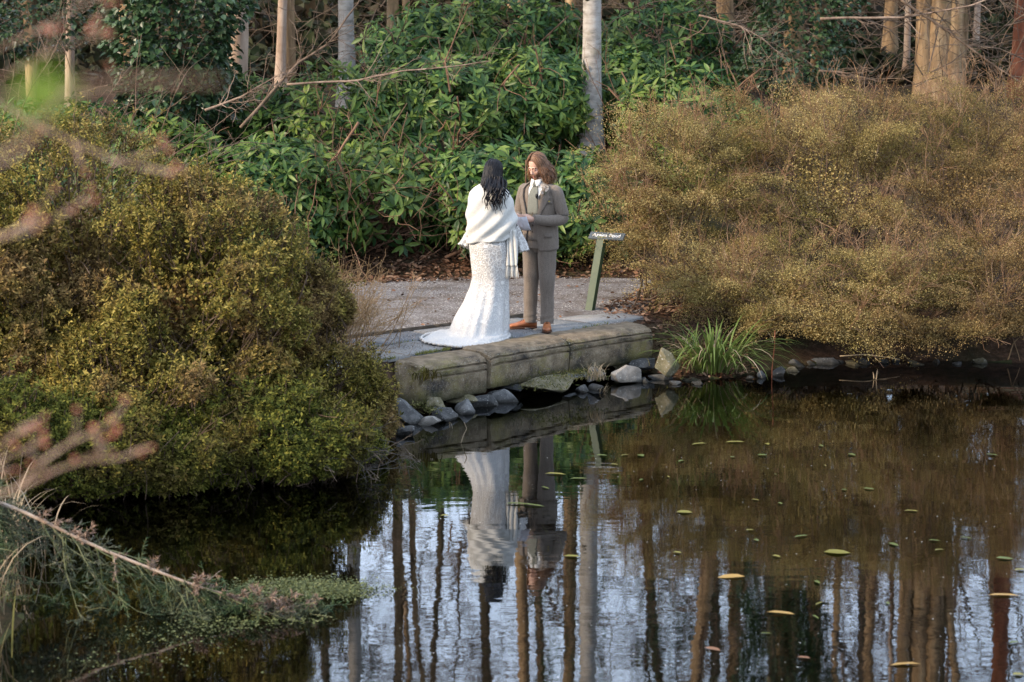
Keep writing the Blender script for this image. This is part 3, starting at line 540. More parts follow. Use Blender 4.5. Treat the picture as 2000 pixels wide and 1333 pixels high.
P = grow(np.c_[xx, yy, hg + rng.uniform(0, 3.6, n)], np.c_[rng.normal(0, 1, n), rng.normal(0, .5, n), rng.normal(.25, .45, n)], rng.uniform(.7, 2.4, n), 6, .22, -.02); mb = MB(); add_tubes(mb, P, rng.uniform(.005, .014, n)[:, None]*np.linspace(1, .4, 6), 3, cap=False)
tag(mb.build('dead_twigs', TWIG, smooth=True), 'brown tangle of dead lower twigs in the wood', 'twigs', kind='stuff')

# ------------------------------------------------------------------ rhododendrons: stems, leaf whorls
rh_v = np.array([(0, 0, 0), (-.125, .38, .035), (0, .38, -.005), (.125, .38, .035), (-.12, .70, .0), (0, .74, -.045), (.12, .70, .0), (0, 1.08, -.13)], float)
rh_f = np.array([(0, 2, 1), (0, 3, 2), (1, 2, 4), (2, 5, 4), (2, 3, 5), (3, 6, 5), (4, 5, 7), (5, 6, 7)])
RHODO = leafmat('rhododendron_leaves', [(.008, .030, .010), (.018, .057, .016), (.032, .088, .022), (.056, .125, .03), (.14, .21, .045)], [(.018, .045, .010), (.040, .08, .015), (.072, .122, .022), (.15, .20, .035)], .6, .42, .28, .25)
STEM = bark('rhododendron_stem', (.07, .04, .025), (.17, .095, .06), (.28, .17, .11), 8)
def whorl_geo(seed, k):
    r = np.random.default_rng(seed); a = np.arange(k)*2*math.pi/k + r.normal(0, .22, k); el = r.uniform(-.45, .55, k); D = np.c_[np.cos(a)*np.cos(el), np.sin(a)*np.cos(el), np.sin(el)]
    Xa, Ya, Za = axes(D, r.normal(0, .25, k)); return place(rh_v, rh_f, D*.012, Xa, Ya, Za, np.c_[r.uniform(.9, 1.15, k)*.165, r.uniform(.7, 1.15, k)*.158, np.full(k, .155)])
WH = [whorl_geo(200+k, 7 + k % 5) for k in range(12)]; WHM = []
for V, F in WH:
    mb = MB(); mb.add(V, F); o = mb.build('leaf_whorl', RHODO, smooth=False); WHM.append(o.data); bpy.data.objects.remove(o)
def basis_eul(Xa, Ya, Za): return Matrix(np.c_[Xa, Ya, Za].tolist())
def rhodo(px, y, z1, rx, ry, n_obj, n_rest, label, seed, z0=None, sc=1.0):
    x = at_y(px, 200, y)[0]; zg = H1(x, y); z0 = zg-.25 if z0 is None else z0; root = empty('rhododendron', (x, y, zg), 0, label, 'shrub', 'rhododendrons behind the path')
    n = n_obj + n_rest; D = rdir(n*3); D = D[(D[:, 1] < rng.uniform(-.2, .9, len(D))) & (D[:, 2] > rng.uniform(-.98, -.1, len(D)))][:n]; n = len(D); rz = (z1-z0)/2; cz = (z1+z0)/2 - zg
    rad = rng.uniform(.45, 1.0, n)**.5*(1 + .20*wob(D*1.4+seed, 2.2, 3)); pos = D*np.array((rx, ry, rz))*rad[:, None] + np.array((0, 0, cz)); gz = H(pos[:, 0]+x, pos[:, 1]+y)-zg; pos[:, 2] = np.maximum(pos[:, 2], gz + rng.uniform(.08, .25, n))
    ax = nrm(D*np.array((1, 1, .6)) + np.array((0, -.15, .55)) + rng.normal(0, .25, (n, 3))); Xa, Zc, _ = axes(ax, rng.uniform(0, 6.28, n)); Yb = np.cross(ax, Xa); s = rng.uniform(.6, 1.3, n)*sc
    front = np.argsort(-(rad - .25*D[:, 1] + .1*D[:, 2]))[:n_obj]; isf = np.zeros(n, bool); isf[front] = True
    for i in front:
        o = bpy.data.objects.new('leaf_whorl', WHM[int(rng.integers(12))]); COL.objects.link(o); o.parent = root
        o.matrix_local = Matrix.Translation(pos[i].tolist()) @ (basis_eul(Xa[i], Yb[i], ax[i]) @ Matrix.Diagonal((s[i],)*3)).to_4x4()
    mb = MB(); rest = np.where(~isf)[0]; kk = rng.integers(0, 12, len(rest))
    for k in range(12):
        q = rest[kk == k]
        if len(q): mb.add(*place(*WH[k], pos[q], Xa[q], Yb[q], ax[q], s[q]))
    if len(rest): o = mb.build('foliage', RHODO, root, smooth=False); o['kind'] = 'stuff'
    sb = MB(); ns = 11; a = rng.uniform(0, 6.28, ns); P0 = np.c_[rng.normal(0, rx*.25, ns), rng.normal(0, ry*.25, ns), np.full(ns, -.1)]; tgt = np.c_[np.cos(a)*rx*.9, np.sin(a)*ry*.85-.2, np.full(ns, z1-zg)*rng.uniform(.5, .9, ns)]
    P1 = P0[:, None] + (tgt-P0)[:, None]*np.linspace(0, 1, 9)[None, :, None]; P1 += np.cumsum(rng.normal(0, .035, P1.shape), 1); R1 = rng.uniform(.014, .03, ns)[:, None]*np.linspace(1, .4, 9); add_tubes(sb, P1, R1, 5)
    i1 = np.repeat(np.arange(ns), 7); q, dq, r = pick(P1, R1, i1, rng.uniform(.2, 1, len(i1))); B2 = grow(q, dq*.5 + rng.normal(0, .7, (len(i1), 3)) + np.array((0, -.25, 0)), rng.uniform(.4, .95, len(i1)), 6, .25, .02); add_tubes(sb, B2, r[:, None]*.5*np.linspace(1, .5, 6), 4, cap=False)
    sb.build('stems', STEM, root); return root
RH = [(742, 26.3, 2.15, 1.15, .95, 170, 130, 'rhododendron left of the bride, brown stems showing through'), (975, 26.0, 2.2, 1.05, .85, 230, 420, 'rhododendron right behind the bride and groom'), (1128, 26.0, 2.05, .75, .8, 180, 300, 'dense low rhododendron between the groom and the sign'),
      (545, 25.6, 2.15, 1.05, .9, 200, 420, 'dark rhododendron behind the round end of the olive shrub'), (330, 25.8, 2.4, 1.3, .95, 200, 420, 'dark rhododendron below the ivy-wrapped tree'), (640, 28.0, 2.85, 1.25, 1.0, 140, 220, 'rhododendron below the white-barked tree'),
      (860, 28.4, 3.15, 1.35, 1.1, 200, 330, 'tall rhododendron on the bank above the bride'), (1045, 28.9, 3.25, 1.0, 1.0, 180, 420, 'tall rhododendron left of the pale smooth trunk'), (1225, 29.6, 3.2, 1.0, .8, 130, 330, 'rhododendron just right of the pale smooth trunk'),
      (1345, 28.0, 3.1, 1.0, .8, 180, 380, 'bright yellow-green rhododendron above the golden shrub'), (130, 26.8, 2.6, 1.4, 1.0, 120, 420, 'rhododendron half hidden behind the pinkish bare twigs'), (860, 31.0, 3.8, 1.25, 1.1, 80, 460, 'rhododendron highest on the bank right of the forked trunk'),
      (985, 31.4, 3.95, 1.6, 1.1, 70, 520, 'rhododendron highest on the bank left of the pale trunk'), (1290, 31.6, 3.9, 1.3, 1.0, 60, 380, 'rhododendron in the shade behind the bright yellow-green one'), (450, 28.6, 2.9, 1.1, .9, 100, 330, 'rhododendron at the foot of the pink-grey trunk')]
for k, a in enumerate(RH): rhodo(*a, seed=k*3.7)

for k_, (px_, y_, lab_) in enumerate(((690, 26.1, 'thicket of arching brown rhododendron stems left of the bride'), (800, 27.2, 'brown twiggy stems showing between the rhododendrons above the bride'), (1235, 28.6, 'brown bare stems beside the pale smooth trunk'))):
    x = at_y(px_, 400, y_)[0]; r0 = empty('bare_thicket', (x, y_, H1(x, y_)), 0, lab_, 'shrub', 'bare stems among the rhododendrons'); ns = (22, 8, 12)[k_]; a = rng.uniform(0, 6.28, ns)
    P1 = grow(np.c_[rng.normal(0, .25, ns), rng.normal(0, .2, ns), np.full(ns, -.05)], np.c_[np.cos(a)*.8 + .25, np.sin(a)*.35-.15, rng.uniform(.5, 1.3, ns)], rng.uniform(1.0, 2.1, ns), 9, .17, -.03); R1 = rng.uniform(.007, .016, ns)[:, None]*np.linspace(1, .35, 9); mb = MB(); add_tubes(mb, P1, R1, 5); mb.build('stems', STEM, r0); i1 = np.repeat(np.arange(ns), 6); q, dq, r = pick(P1, R1, i1, rng.uniform(.3, 1, len(i1))); mb = MB(); add_tubes(mb, grow(q, dq + rng.normal(0, .6, (len(i1), 3)), rng.uniform(.2, .7, len(i1)), 6, .25), np.maximum(r*.5, .003)[:, None]*np.linspace(1, .5, 6), 3, cap=False); mb.build('twigs', STEM, r0)['kind'] = 'stuff'
# bare twiggy shrub, upper left behind the olive shrub, and two long bare branches crossing the rhododendrons
BARE = bark('bare_branch', (.13, .085, .06), (.24, .17, .125), (.36, .27, .21), 9)
x, y = at_y(60, 250, 22.5)[:2]; r0 = empty('bare_shrub', (x, y, H1(x, y)), 0, 'bare shrub of arching pinkish-brown twigs above the olive shrub', 'shrub'); ns = 46; a = rng.uniform(-.5, 3.6, ns)
P0 = np.c_[rng.normal(0, .15, ns), rng.normal(0, .15, ns), np.zeros(ns)]; P1 = grow(P0, np.c_[np.cos(a)*.55, np.sin(a)*.15-.05, np.ones(ns)], rng.uniform(2.2, 3.8, ns), 12, .13, -.075); R1 = rng.uniform(.006, .012, ns)[:, None]*np.linspace(1, .3, 12); mb = MB(); add_tubes(mb, P1, R1, 4); mb.build('stem', TWIG_W, r0)
i1 = np.repeat(np.arange(ns), 9); q, dq, r = pick(P1, R1, i1, rng.uniform(.35, 1, len(i1))); P2 = grow(q, dq + rng.normal(0, .45, (len(i1), 3)), rng.uniform(.3, .9, len(i1)), 7, .2, -.02); mb = MB(); add_tubes(mb, P2, np.maximum(r*.5, .0028)[:, None]*np.linspace(1, .5, 7), 3, cap=False); mb.build('twigs', TWIG_W, r0)['kind'] = 'stuff'
def branch(name, pix, y0, r0, label, mat_=BARE, twn=18, tl=.5, y1=None):
    """a long bare branch through photo points, all at the depth of the tree it grows from"""
    P = np.array([at_y(a, b_, y0 + (0 if y1 is None else (y1-y0)*i/(len(pix)-1))) for i, (a, b_) in enumerate(pix)]); t = np.linspace(0, 1, 24)*(len(P)-1); k = np.minimum(t.astype(int), len(P)-2); f = (t-k)[:, None]; f = f*f*(3-2*f)*.5+f*.5; Q = P[k]*(1-f)+P[k+1]*f
    Q += .012*np.stack([wob(Q+s*3, 4, 2) for s in range(3)], -1); R = np.linspace(r0, r0*.3, 24); o = empty(name, P[0], 0, label, 'branch', 'bare branches over the shrubs'); mb = MB(); add_tubes(mb, Q-P[0], R, 6); mb.build('limb', mat_, o)
    i = np.zeros(twn, int); q, dq, r = pick((Q-P[0])[None], R[None], i, rng.uniform(.1, 1, twn)); B = grow(q, dq + rng.normal(0, .55, (twn, 3)), rng.uniform(.4, 1.2, twn)*tl, 7, .2); mb = MB(); R2 = np.maximum(r*.45, .003)[:, None]*np.linspace(1, .4, 7); add_tubes(mb, B, R2, 3, cap=False)
    i = np.repeat(np.arange(twn), 4); q, dq, r = pick(B, R2, i, rng.uniform(.1, 1, len(i))); B = grow(q, dq + rng.normal(0, .6, (len(i), 3)), rng.uniform(.3, .9, len(i))*tl*.6, 5, .25); add_tubes(mb, B, np.maximum(r*.6, .0025)[:, None]*np.linspace(1, .5, 5), 3, cap=False); mb.build('twigs', mat_, o)['kind'] = 'stuff'; return o
branch('bare_branch', ((470, 250), (580, 125), (640, 85), (700, 5), (730, -60)), 25.5, .022, 'dark bare branch slanting up across the white-barked trunk', TWIG)
branch('bare_branch', ((560, 165), (700, 158), (790, 140), (870, 133), (960, 120)), 25.3, .017, 'long thin bare branch lying across the rhododendron tops')
branch('bare_branch', ((400, 215), (470, 190), (540, 150)), 25.0, .02, 'pale bent branch in front of the pink-grey trunk')
branch('bare_branch', ((700, 240), (640, 330), (625, 400)), 25.2, .02, 'arching brown stem among the rhododendron leaves', STEM, 22, .7)
branch('bare_branch', ((1600, 38), (1760, 34), (1900, 10), (1990, -25)), 28.5, .022, 'pale branch reaching across the multi-stemmed tree', BARE)
branch('bare_branch', ((1365, 30), (1440, 50), (1490, 75), (1530, 110)), 28.0, .016, 'twisted bare branch in front of the ivy-clad trunk', BARE, 24, .7)
branch('bare_branch', ((1600, 140), (1650, 143), (1720, 160)), 29.0, .022, 'dead branch lying low behind the golden shrub', TWIG)
branch('bare_branch', ((1760, 0), (1850, 60), (1930, 120), (1990, 160)), 28.5, .022, 'dark bare branch drooping towards the red-barked trunk', TWIG, 24, .8)
branch('bare_branch', ((880, 180), (870, 120), (915, 10)), 25.6, .016, 'upright bare stem above the bride', STEM, 12, .5)

# ------------------------------------------------------------------ the olive azaleas, left
az_v = np.array([(0, 0, 0), (-.2, .5, .05), (0, 1, 0), (.2, .5, .05)], float); az_f = np.array([(0, 2, 1), (0, 3, 2)])
AZA = leafmat('azalea_leaves', [(.035, .04, .008), (.085, .083, .014), (.18, .142, .028), (.30, .235, .052), (.44, .35, .10)], [(.06, .038, .015), (.155, .095, .038), (.26, .165, .068), (.31, .225, .08)], 1.5, .7, .12, .25, (.47, .63))
AZG = leafmat('azalea_leaves_green', [(.024, .033, .007), (.068, .08, .014), (.14, .145, .024), (.24, .22, .042)], [(.06, .048, .014), (.135, .097, .03), (.20, .175, .034)], 1.3, .7, .12, .25, (.5, .64))
AZT = bark('azalea_twig', (.05, .035, .025), (.12, .08, .055), (.20, .14, .10), 12)
def aza_whorl(seed, k):
    r = np.random.default_rng(seed); a = np.arange(k)*2*math.pi/k + r.normal(0, .3, k); el = r.uniform(.0, .9, k); D = np.c_[np.cos(a)*np.cos(el), np.sin(a)*np.cos(el), np.sin(el)]; Xa, Ya, Za = axes(D, r.normal(0, .3, k)); return place(az_v, az_f, D*.003 + np.array((0, 0, 1))*r.uniform(-.03, .012, (k, 1)), Xa, Ya, Za, r.uniform(.02, .034, k))
AW = [aza_whorl(300+k, 7 + k % 4) for k in range(14)]
def ell_points(lumps, n, seed, lo=.72, amp=.16, freq=2.4, back=.35, down=-.9):
    """points through the outer shell of a union of ellipsoids (cx,cy,cz,rx,ry,rz), with outward directions"""
    A = np.array([l[3]*l[5] + l[3]*l[4] for l in lumps]); idx = rng.choice(len(lumps), n*3, p=A/A.sum()); L = np.array(lumps)[idx]; D = rdir(n*3); keep = (D[:, 1] < rng.uniform(-.1, back, n*3)+.3*D[:, 2]) & (D[:, 2] > down); D, L, idx = D[keep], L[keep], idx[keep]
    C = L[:, :3] + D*L[:, 3:]; r_ = np.random.default_rng(int(seed*10)); K = np.concatenate([np.array(l[:3]) + nrm(r_.normal(size=(kn, 3)))*np.array(l[3:])*r_.uniform(.92, 1.06, (kn, 1)) for l in lumps for kn in [int(10 + 55*l[3]*l[5])]]); rk = r_.uniform(.16, .36, len(K))
    nz = np.zeros(len(C))
    for c_, q_ in zip(K, rk): nz = np.maximum(nz, np.sqrt(np.maximum(0, 1 - (((C-c_)/q_)**2*np.array((1, 1, 1.5))).sum(1))))     # tufts swelling out of the crown, hollows between them
    rad = rng.uniform(lo**3, 1, len(D))**(1/3)*(1 - amp*.75 + amp*nz + .05*wob(C + seed, freq, 2)); P = L[:, :3] + D*L[:, 3:]*rad[:, None]; ok = np.ones(len(P), bool)
    for k, l in enumerate(lumps): ok &= (idx == k) | ((((P-np.array(l[:3]))/np.array(l[3:]))**2).sum(1) > .6)
    ok &= P[:, 2] > .03; return P[ok][:n], D[ok][:n], nz[ok][:n]
def lump(px, py, y, rx, ry, rz): q = at_y(px, py, y); return (q[0], q[1], q[2], rx, ry, rz)
def inner_fill(lumps, base, root, n, mat_, size, lim=.62):
    """leaves inside the crown, so that the hollows between the tufts look into shade"""
    L = np.array(lumps)[rng.integers(0, len(lumps), n)]; P = L[:, :3] + rdir(n)*L[:, 3:]*rng.uniform(.2, lim, (n, 1)); P = P[P[:, 2] > .08]; n = len(P); Xa, Ya, Za = axes(rdir(n), rng.uniform(0, 6, n)); mb = MB(); mb.add(*place(az_v*np.array((1.7, 1, 1)), az_f, P-base, Xa, Ya, Za, rng.uniform(*size, n))); o = mb.build('inner_foliage', mat_, root, smooth=False); o['kind'] = 'stuff'
def azalea(lumps, n, mat_, label, seed, stems=14, grp='olive azaleas at the pond edge'):
    c = np.array(lumps[0][:2]); zb = H1(*c); zb = max(zb, -.05); base = np.array((c[0], c[1], zb)); root = empty('azalea', base, 0, label, 'shrub', grp)
    P, D, nz = ell_points(lumps, n, seed, .82, .36, 2.4); keep = nz > .20 + .25*rng.uniform(-1, 1, len(P)); P, D = P[keep], D[keep]; m_ = len(P); sh_ = rng.uniform(size=m_) < .22; P = P + sh_[:, None]*(D*.5 + np.array((0, 0, .8)))*np.abs(rng.normal(0, .09, (m_, 1))); up = nrm(D*.6 + np.array((0, -.1, .7)) + rng.normal(0, .3, (m_, 3))); Xa, _, _ = axes(up, rng.uniform(0, 6.28, m_)); Yb = np.cross(up, Xa); kk = rng.integers(0, 14, m_); s = rng.uniform(.85, 1.65, m_); mb = MB()
    for k in range(14):
        q = kk == k; mb.add(*place(*AW[k], P[q]-base, Xa[q], Yb[q], up[q], s[q]))
    o = mb.build('foliage', mat_, root, smooth=False); o['kind'] = 'stuff'
    inner_fill(lumps, base, root, n*2, mat_, (.035, .06))
    tb = MB(); q = rng.choice(m_, min(m_, n//5), replace=False); L = rng.uniform(.12, .3, len(q)); Q = grow(P[q]-base, -up[q] - D[q]*.3, L, 4, .18, -.03); add_tubes(tb, Q, np.linspace(.0025, .005, 4)[None].repeat(len(q), 0), 3, cap=False)
    tb.build('twigs', AZT, root); sb = MB(); tg = P[rng.choice(m_, stems*3)] - base; ns = len(tg); P0 = np.c_[rng.normal(0, .25, ns), rng.normal(.1, .2, ns), np.full(ns, -.05)]; Q = P0[:, None] + (tg-P0)[:, None]*np.linspace(0, .95, 8)[None, :, None]; Q += np.cumsum(rng.normal(0, .02, Q.shape), 1); add_tubes(sb, Q, rng.uniform(.008, .016, ns)[:, None]*np.linspace(1, .3, 8), 4); sb.build('stems', AZT, root); return root
azalea([lump(130, 545, 17.6, 1.55, 1.1, 1.38), lump(-60, 600, 17.3, 1.2, 1.0, 1.35)], 14500, AZA, 'big dome of olive-brown azalea, tallest of the pond-edge shrubs', 1)
azalea([lump(395, 610, 17.2, 1.02, .9, 1.10), lump(300, 780, 16.6, .9, .7, .75)], 11500, AZA, 'olive azalea in the middle of the clump, bluish gaps showing', 4)
azalea([lump(570, 690, 17.5, .62, .6, .80), lump(672, 800, 17.9, .46, .5, .55), lump(715, 840, 18.1, .26, .35, .40)], 9000, AZA, 'lower olive azalea reaching towards the coping end', 7)
azalea([lump(520, 860, 16.6, .85, .6, .45), lump(660, 900, 17.2, .40, .4, .34), lump(330, 890, 16.2, .7, .5, .34)], 8000, AZG, 'greener azalea hanging low over the water', 9)
azalea([lump(120, 880, 15.9, .9, .5, .42), lump(-40, 860, 15.6, .7, .5, .5)], 4800, AZG, 'shaded azalea under the big dome', 12)
# dry tan twiggy plant where the azalea meets the path
GTW0 = bark('tan_twig', (.16, .10, .05), (.27, .18, .10), (.36, .27, .17), 9)
DRYL = leafmat('dry_twig_leaves', [(.12, .08, .03), (.20, .135, .055), (.28, .19, .08), (.33, .25, .12)], transl=.2, rough=.7)
q = on_z(650, 690, ZT-.05); r0 = empty('dry_shrub', (q[0], q[1], H1(q[0], q[1])), 0, 'wispy tan twiggy plant between the olive azalea and the gravel', 'shrub'); ns = 190; a = rng.uniform(0, 6.28, ns)
P1 = grow(np.c_[rng.normal(-.1, .25, ns), rng.normal(0, .3, ns), np.zeros(ns)], np.c_[.35+np.cos(a)*.6, np.sin(a)*.5, rng.uniform(.5, 1.2, ns)], rng.uniform(.5, 1.05, ns), 7, .14); R1 = np.linspace(.004, .0016, 7)[None].repeat(ns, 0); mb = MB(); add_tubes(mb, P1, R1, 3, cap=False); i1 = np.repeat(np.arange(ns), 7); q, dq, r = pick(P1, R1, i1, rng.uniform(.3, 1, len(i1))); P2 = grow(q, dq + rng.normal(0, .5, (len(i1), 3)), rng.uniform(.08, .25, len(i1)), 4, .2); add_tubes(mb, P2, np.full((len(i1), 4), .0015), 3, cap=False); mb.build('stems', GTW0, r0)
tip = P2.reshape(-1, 3)[rng.integers(0, P2.shape[0]*4, 9000)] + rng.normal(0, .02, (9000, 3)); Xa, Ya, Za = axes(rdir(9000)); mb = MB(); mb.add(*place(az_v, az_f, tip, Xa, Ya, Za, rng.uniform(.012, .022, 9000))); o = mb.build('foliage', DRYL, r0, smooth=False); o['kind'] = 'stuff'

# grey dead twigs trailing from the azalea into the water
GREY = bark('grey_twig', (.05, .042, .035), (.10, .088, .075), (.17, .155, .135), 12)
q = on_z(610, 925, .05); r0 = empty('dead_shrub', (q[0], q[1]+.15, max(0, H1(q[0], q[1]+.15))), 0, 'grey dead twigs trailing into the water under the azalea', 'shrub'); ns = 60; a = rng.uniform(-2.6, .5, ns); P1 = grow(np.c_[rng.normal(0, .22, ns), rng.normal(0, .1, ns), rng.uniform(.05, .3, ns)], np.c_[np.cos(a)*.9+.2, np.sin(a)*.6, rng.uniform(-.15, .5, ns)], rng.uniform(.25, .6, ns), 7, .16, -.06); P1[..., 2] = np.maximum(P1[..., 2], -.03); R1 = np.linspace(.004, .0016, 7)[None].repeat(ns, 0); mb = MB(); add_tubes(mb, P1, R1, 4, cap=False); i1 = np.repeat(np.arange(ns), 8); q, dq, r = pick(P1, R1, i1, rng.uniform(.2, 1, len(i1))); add_tubes(mb, grow(q, dq + rng.normal(0, .6, (len(i1), 3)), rng.uniform(.06, .2, len(i1)), 4, .25), np.full((len(i1), 4), .0017), 3, cap=False); mb.build('twigs', GREY, r0)['kind'] = 'stuff'

# ------------------------------------------------------------------ the golden small-leaved shrubs, right
GOLD = leafmat('golden_leaves', [(.12, .085, .028), (.26, .18, .066), (.41, .296, .118), (.54, .418, .185), (.48, .39, .155)], [(.085, .077, .022), (.19, .162, .046), (.31, .255, .082), (.32, .222, .095)], 1.0, .7, .12, .3, (.42, .62))
GOLDR = leafmat('russet_leaves', [(.105, .068, .026), (.22, .145, .058), (.34, .23, .098), (.46, .33, .145)], [(.075, .068, .02), (.165, .138, .042), (.27, .215, .07)], 1.0, .7, .12, .3, (.46, .64))
GTW = bark('golden_twig', (.14, .07, .035), (.27, .16, .09), (.42, .30, .20), 9)
dm_v = np.array([(0, 0, 0), (-.32, .5, .06), (0, 1, 0), (.32, .5, .06)], float)
def golden(lumps, n_pad, per, mat_, label, seed):
    """a shrub of overlapping leafy pads: each pad a shallow dome of tiny leaves carried on radiating twigs, hollow and dark beneath"""
    c = np.array(lumps[0][:2]); base = np.array((c[0], c[1], max(.0, H1(*c)))); root = empty('golden_shrub', base, 0, label, 'shrub', 'golden small-leaved shrubs along the far bank')
    A = np.array([l[3]*l[5] + l[3]*l[4] for l in lumps]); D = rdir(n_pad*6); idx = rng.choice(len(lumps), len(D), p=A/A.sum()); L = np.array(lumps)[idx]; kp = (D[:, 1] < .25 + .3*D[:, 2]) & (D[:, 2] > -.85); D, L, idx = D[kp], L[kp], idx[kp]
    C = L[:, :3] + D*L[:, 3:]*rng.uniform(.82, 1.10, (len(D), 1)); ok = C[:, 2] > .16
    for k, l in enumerate(lumps): ok &= (idx == k) | ((((C-np.array(l[:3]))/np.array(l[3:]))**2).sum(1) > .55)
    C, D = C[ok][:n_pad], D[ok][:n_pad]; N = len(C); out = nrm(D*np.array((1, 1, .15)) + np.array((-.35, -.1, 0)) + rng.normal(0, .15, (N, 3))); out[:, 2] = .16 + .45*D[:, 2] + rng.normal(0, .16, N); out = nrm(out); side = nrm(np.cross(out, np.array((0, 0, 1.)))); nor = np.cross(side, out); size = rng.uniform(.17, .40, N)
    cnt = (per*(size/.32)**2*rng.uniform(.7, 1.2, N)).astype(int); i = np.repeat(np.arange(N), cnt); n = len(i); th = rng.uniform(0, 6.28, n); r = rng.uniform(0, 1, n)**.55; edge = 1 + .22*np.sin(th*3 + i*1.7) + .15*np.sin(th*7 + i*2.3); u = np.cos(th)*r*edge; v = np.sin(th)*r*edge
    fine = wob(np.c_[u*2.2 + i*3.1, v*2.2, 0*u], 5, 2); hgt = .34*(1 - r*r) + .10*fine - .12*np.clip(u, 0, 2)**2 + np.abs(rng.normal(0, .10, n))*rng.choice((-1, .7), n)
    pos = C[i] + size[i][:, None]*(out[i]*(u*1.55)[:, None] + side[i]*(v*.66)[:, None] + nor[i]*hgt[:, None]); Xa, Ya, Za = axes(nrm(out[i]*.6 + side[i]*v[:, None]*.7 + rng.normal(0, .6, (n, 3))), rng.uniform(-1, 1, n)); k_ = (pos[:, 2] > .03) & (fine > -1.15)
    mb = MB(); mb.add(*place(dm_v, az_f, pos[k_]-base, Xa[k_], Ya[k_], Za[k_], rng.uniform(.009, .021, n)[k_])); o = mb.build('foliage', mat_, root, smooth=False); o['kind'] = 'stuff'
    inner_fill(lumps, base, root, int(14000*A.sum()/2.2), mat_, (.018, .032))
    tb = MB(); q = np.repeat(np.arange(N), 5); m_ = len(q); a = rng.normal(0, .55, m_); dr = out[q]*np.cos(a)[:, None] + side[q]*np.sin(a)[:, None]*.8 + nor[q]*rng.uniform(.0, .35, m_)[:, None]; T_ = grow(C[q] - base - out[q]*(size[q]*1.0)[:, None], dr, size[q]*rng.uniform(1.3, 2.3, m_), 6, .09, .015); add_tubes(tb, T_, rng.uniform(.0016, .0034, m_)[:, None]*np.linspace(1.4, .5, 6), 3, cap=False)
    q = rng.choice(np.where(D[:, 2] > -.5)[0], 190); Q = grow(C[q]-base, nrm(D[q]*.5 + np.array((.15, -.2, .75)) + rng.normal(0, .3, (190, 3))), rng.uniform(.25, .6, 190), 7, .1); tb.build('inner_twigs', AZT, root)['kind'] = 'stuff'; tb = MB(); R = rng.uniform(.0026, .005, 190)[:, None]*np.linspace(1, .4, 7); add_tubes(tb, Q, R, 3, cap=False); i = np.repeat(np.arange(190), 7); q2, dq, r = pick(Q, R, i, rng.uniform(.2, 1, len(i))); add_tubes(tb, grow(q2, dq + rng.normal(0, .45, (len(i), 3)), rng.uniform(.08, .22, len(i)), 4, .2), np.linspace(.0024, .0013, 4)[None].repeat(len(i), 0), 3, cap=False)
    tb.build('twigs', GTW, root)['kind'] = 'stuff'; sb = MB(); tg = C[rng.choice(N, 60)]-base; P0 = np.c_[rng.normal(0, .3, 60), rng.normal(.1, .2, 60), np.full(60, -.08)]; Q = P0[:, None] + (tg-P0)[:, None]*np.linspace(0, 1, 9)[None, :, None]; Q += np.cumsum(rng.normal(0, .025, Q.shape), 1); add_tubes(sb, Q, rng.uniform(.007, .016, 60)[:, None]*np.linspace(1, .3, 9), 4); sb.build('stems', AZT, root); return root
golden([lump(1330, 385, 23.2, .88, .62, .80), lump(1385, 550, 22.6, .60, .6, .40), lump(1275, 420, 23.1, .52, .45, .62), lump(1470, 615, 22.0, .45, .5, .30)], 125, 1150, GOLD, 'golden small-leaved shrub arching over the sign', 2)
golden([lump(1600, 385, 23.3, .95, .85, .98), lump(1540, 575, 22.1, .72, .7, .46), lump(1700, 590, 21.9, .7, .7, .44), lump(1620, 640, 21.6, .5, .5, .26)], 135, 1150, GOLD, 'golden small-leaved shrub spreading low over the water beside the sedge', 5)
golden([lump(1880, 365, 23.4, 1.0, .9, 1.0), lump(1860, 560, 22.1, .85, .7, .52), lump(2060, 500, 22.5, 1.0, .8, .75), lump(1790, 645, 21.6, .45, .5, .24), lump(1960, 630, 21.7, .5, .5, .26)], 150, 1100, GOLDR, 'russet small-leaved shrub below the red-barked trunk', 8)
golden([lump(1720, 300, 24.3, .9, .6, .64), lump(1450, 295, 24.2, .7, .6, .6), lump(1930, 290, 24.6, .8, .6, .66)], 75, 1000, GOLDR, 'pinkish-brown twiggy shrub behind the golden shrubs', 14)

# ------------------------------------------------------------------ sedge clump, reed stem, weeds on the bank
SEDGE = leafmat('sedge_blade', [(.045, .085, .018), (.085, .14, .03), (.15, .205, .05), (.27, .30, .11)], transl=.3, rough=.45, spec=.3); SEDGED = leafmat('sedge_dry', [(.25, .2, .12), (.36, .27, .17), (.45, .36, .25)], transl=.2)
def blade(P0, az_, L, w, arch, n=9, start=82):
    """one strap leaf arching over: returns V,F"""
    t = np.linspace(0, 1, n); dh = np.array((math.cos(az_), math.sin(az_), 0)); el = math.radians(start) - arch*t**1.25; d = np.cos(el)[:, None]*dh + np.sin(el)[:, None]*np.array((0, 0, 1)); P = np.array(P0) + np.concatenate(([[0, 0, 0]], np.cumsum(d[:-1]*L/(n-1), 0))); sd_ = np.array((-dh[1], dh[0], 0)); ww = w*np.minimum(1, 3*(1-t)+.06)*np.minimum(1, .5+2*t)
    V = np.concatenate((P - sd_*ww[:, None]/2, P + np.array((0, 0, -1))*ww[:, None]*.12, P + sd_*ww[:, None]/2)); i = np.arange(n-1); return V, np.concatenate((np.stack((i, i+1, n+i+1, n+i), -1), np.stack((n+i, n+i+1, 2*n+i+1, 2*n+i), -1)))
q = on_z(1393, 712, .12); sx_, sy_ = q[0], q[1]; root = empty('sedge', (sx_, sy_, H1(sx_, sy_)-.01), 0, 'clump of arching green sedge blades at the pond edge', 'plant')
blades = []
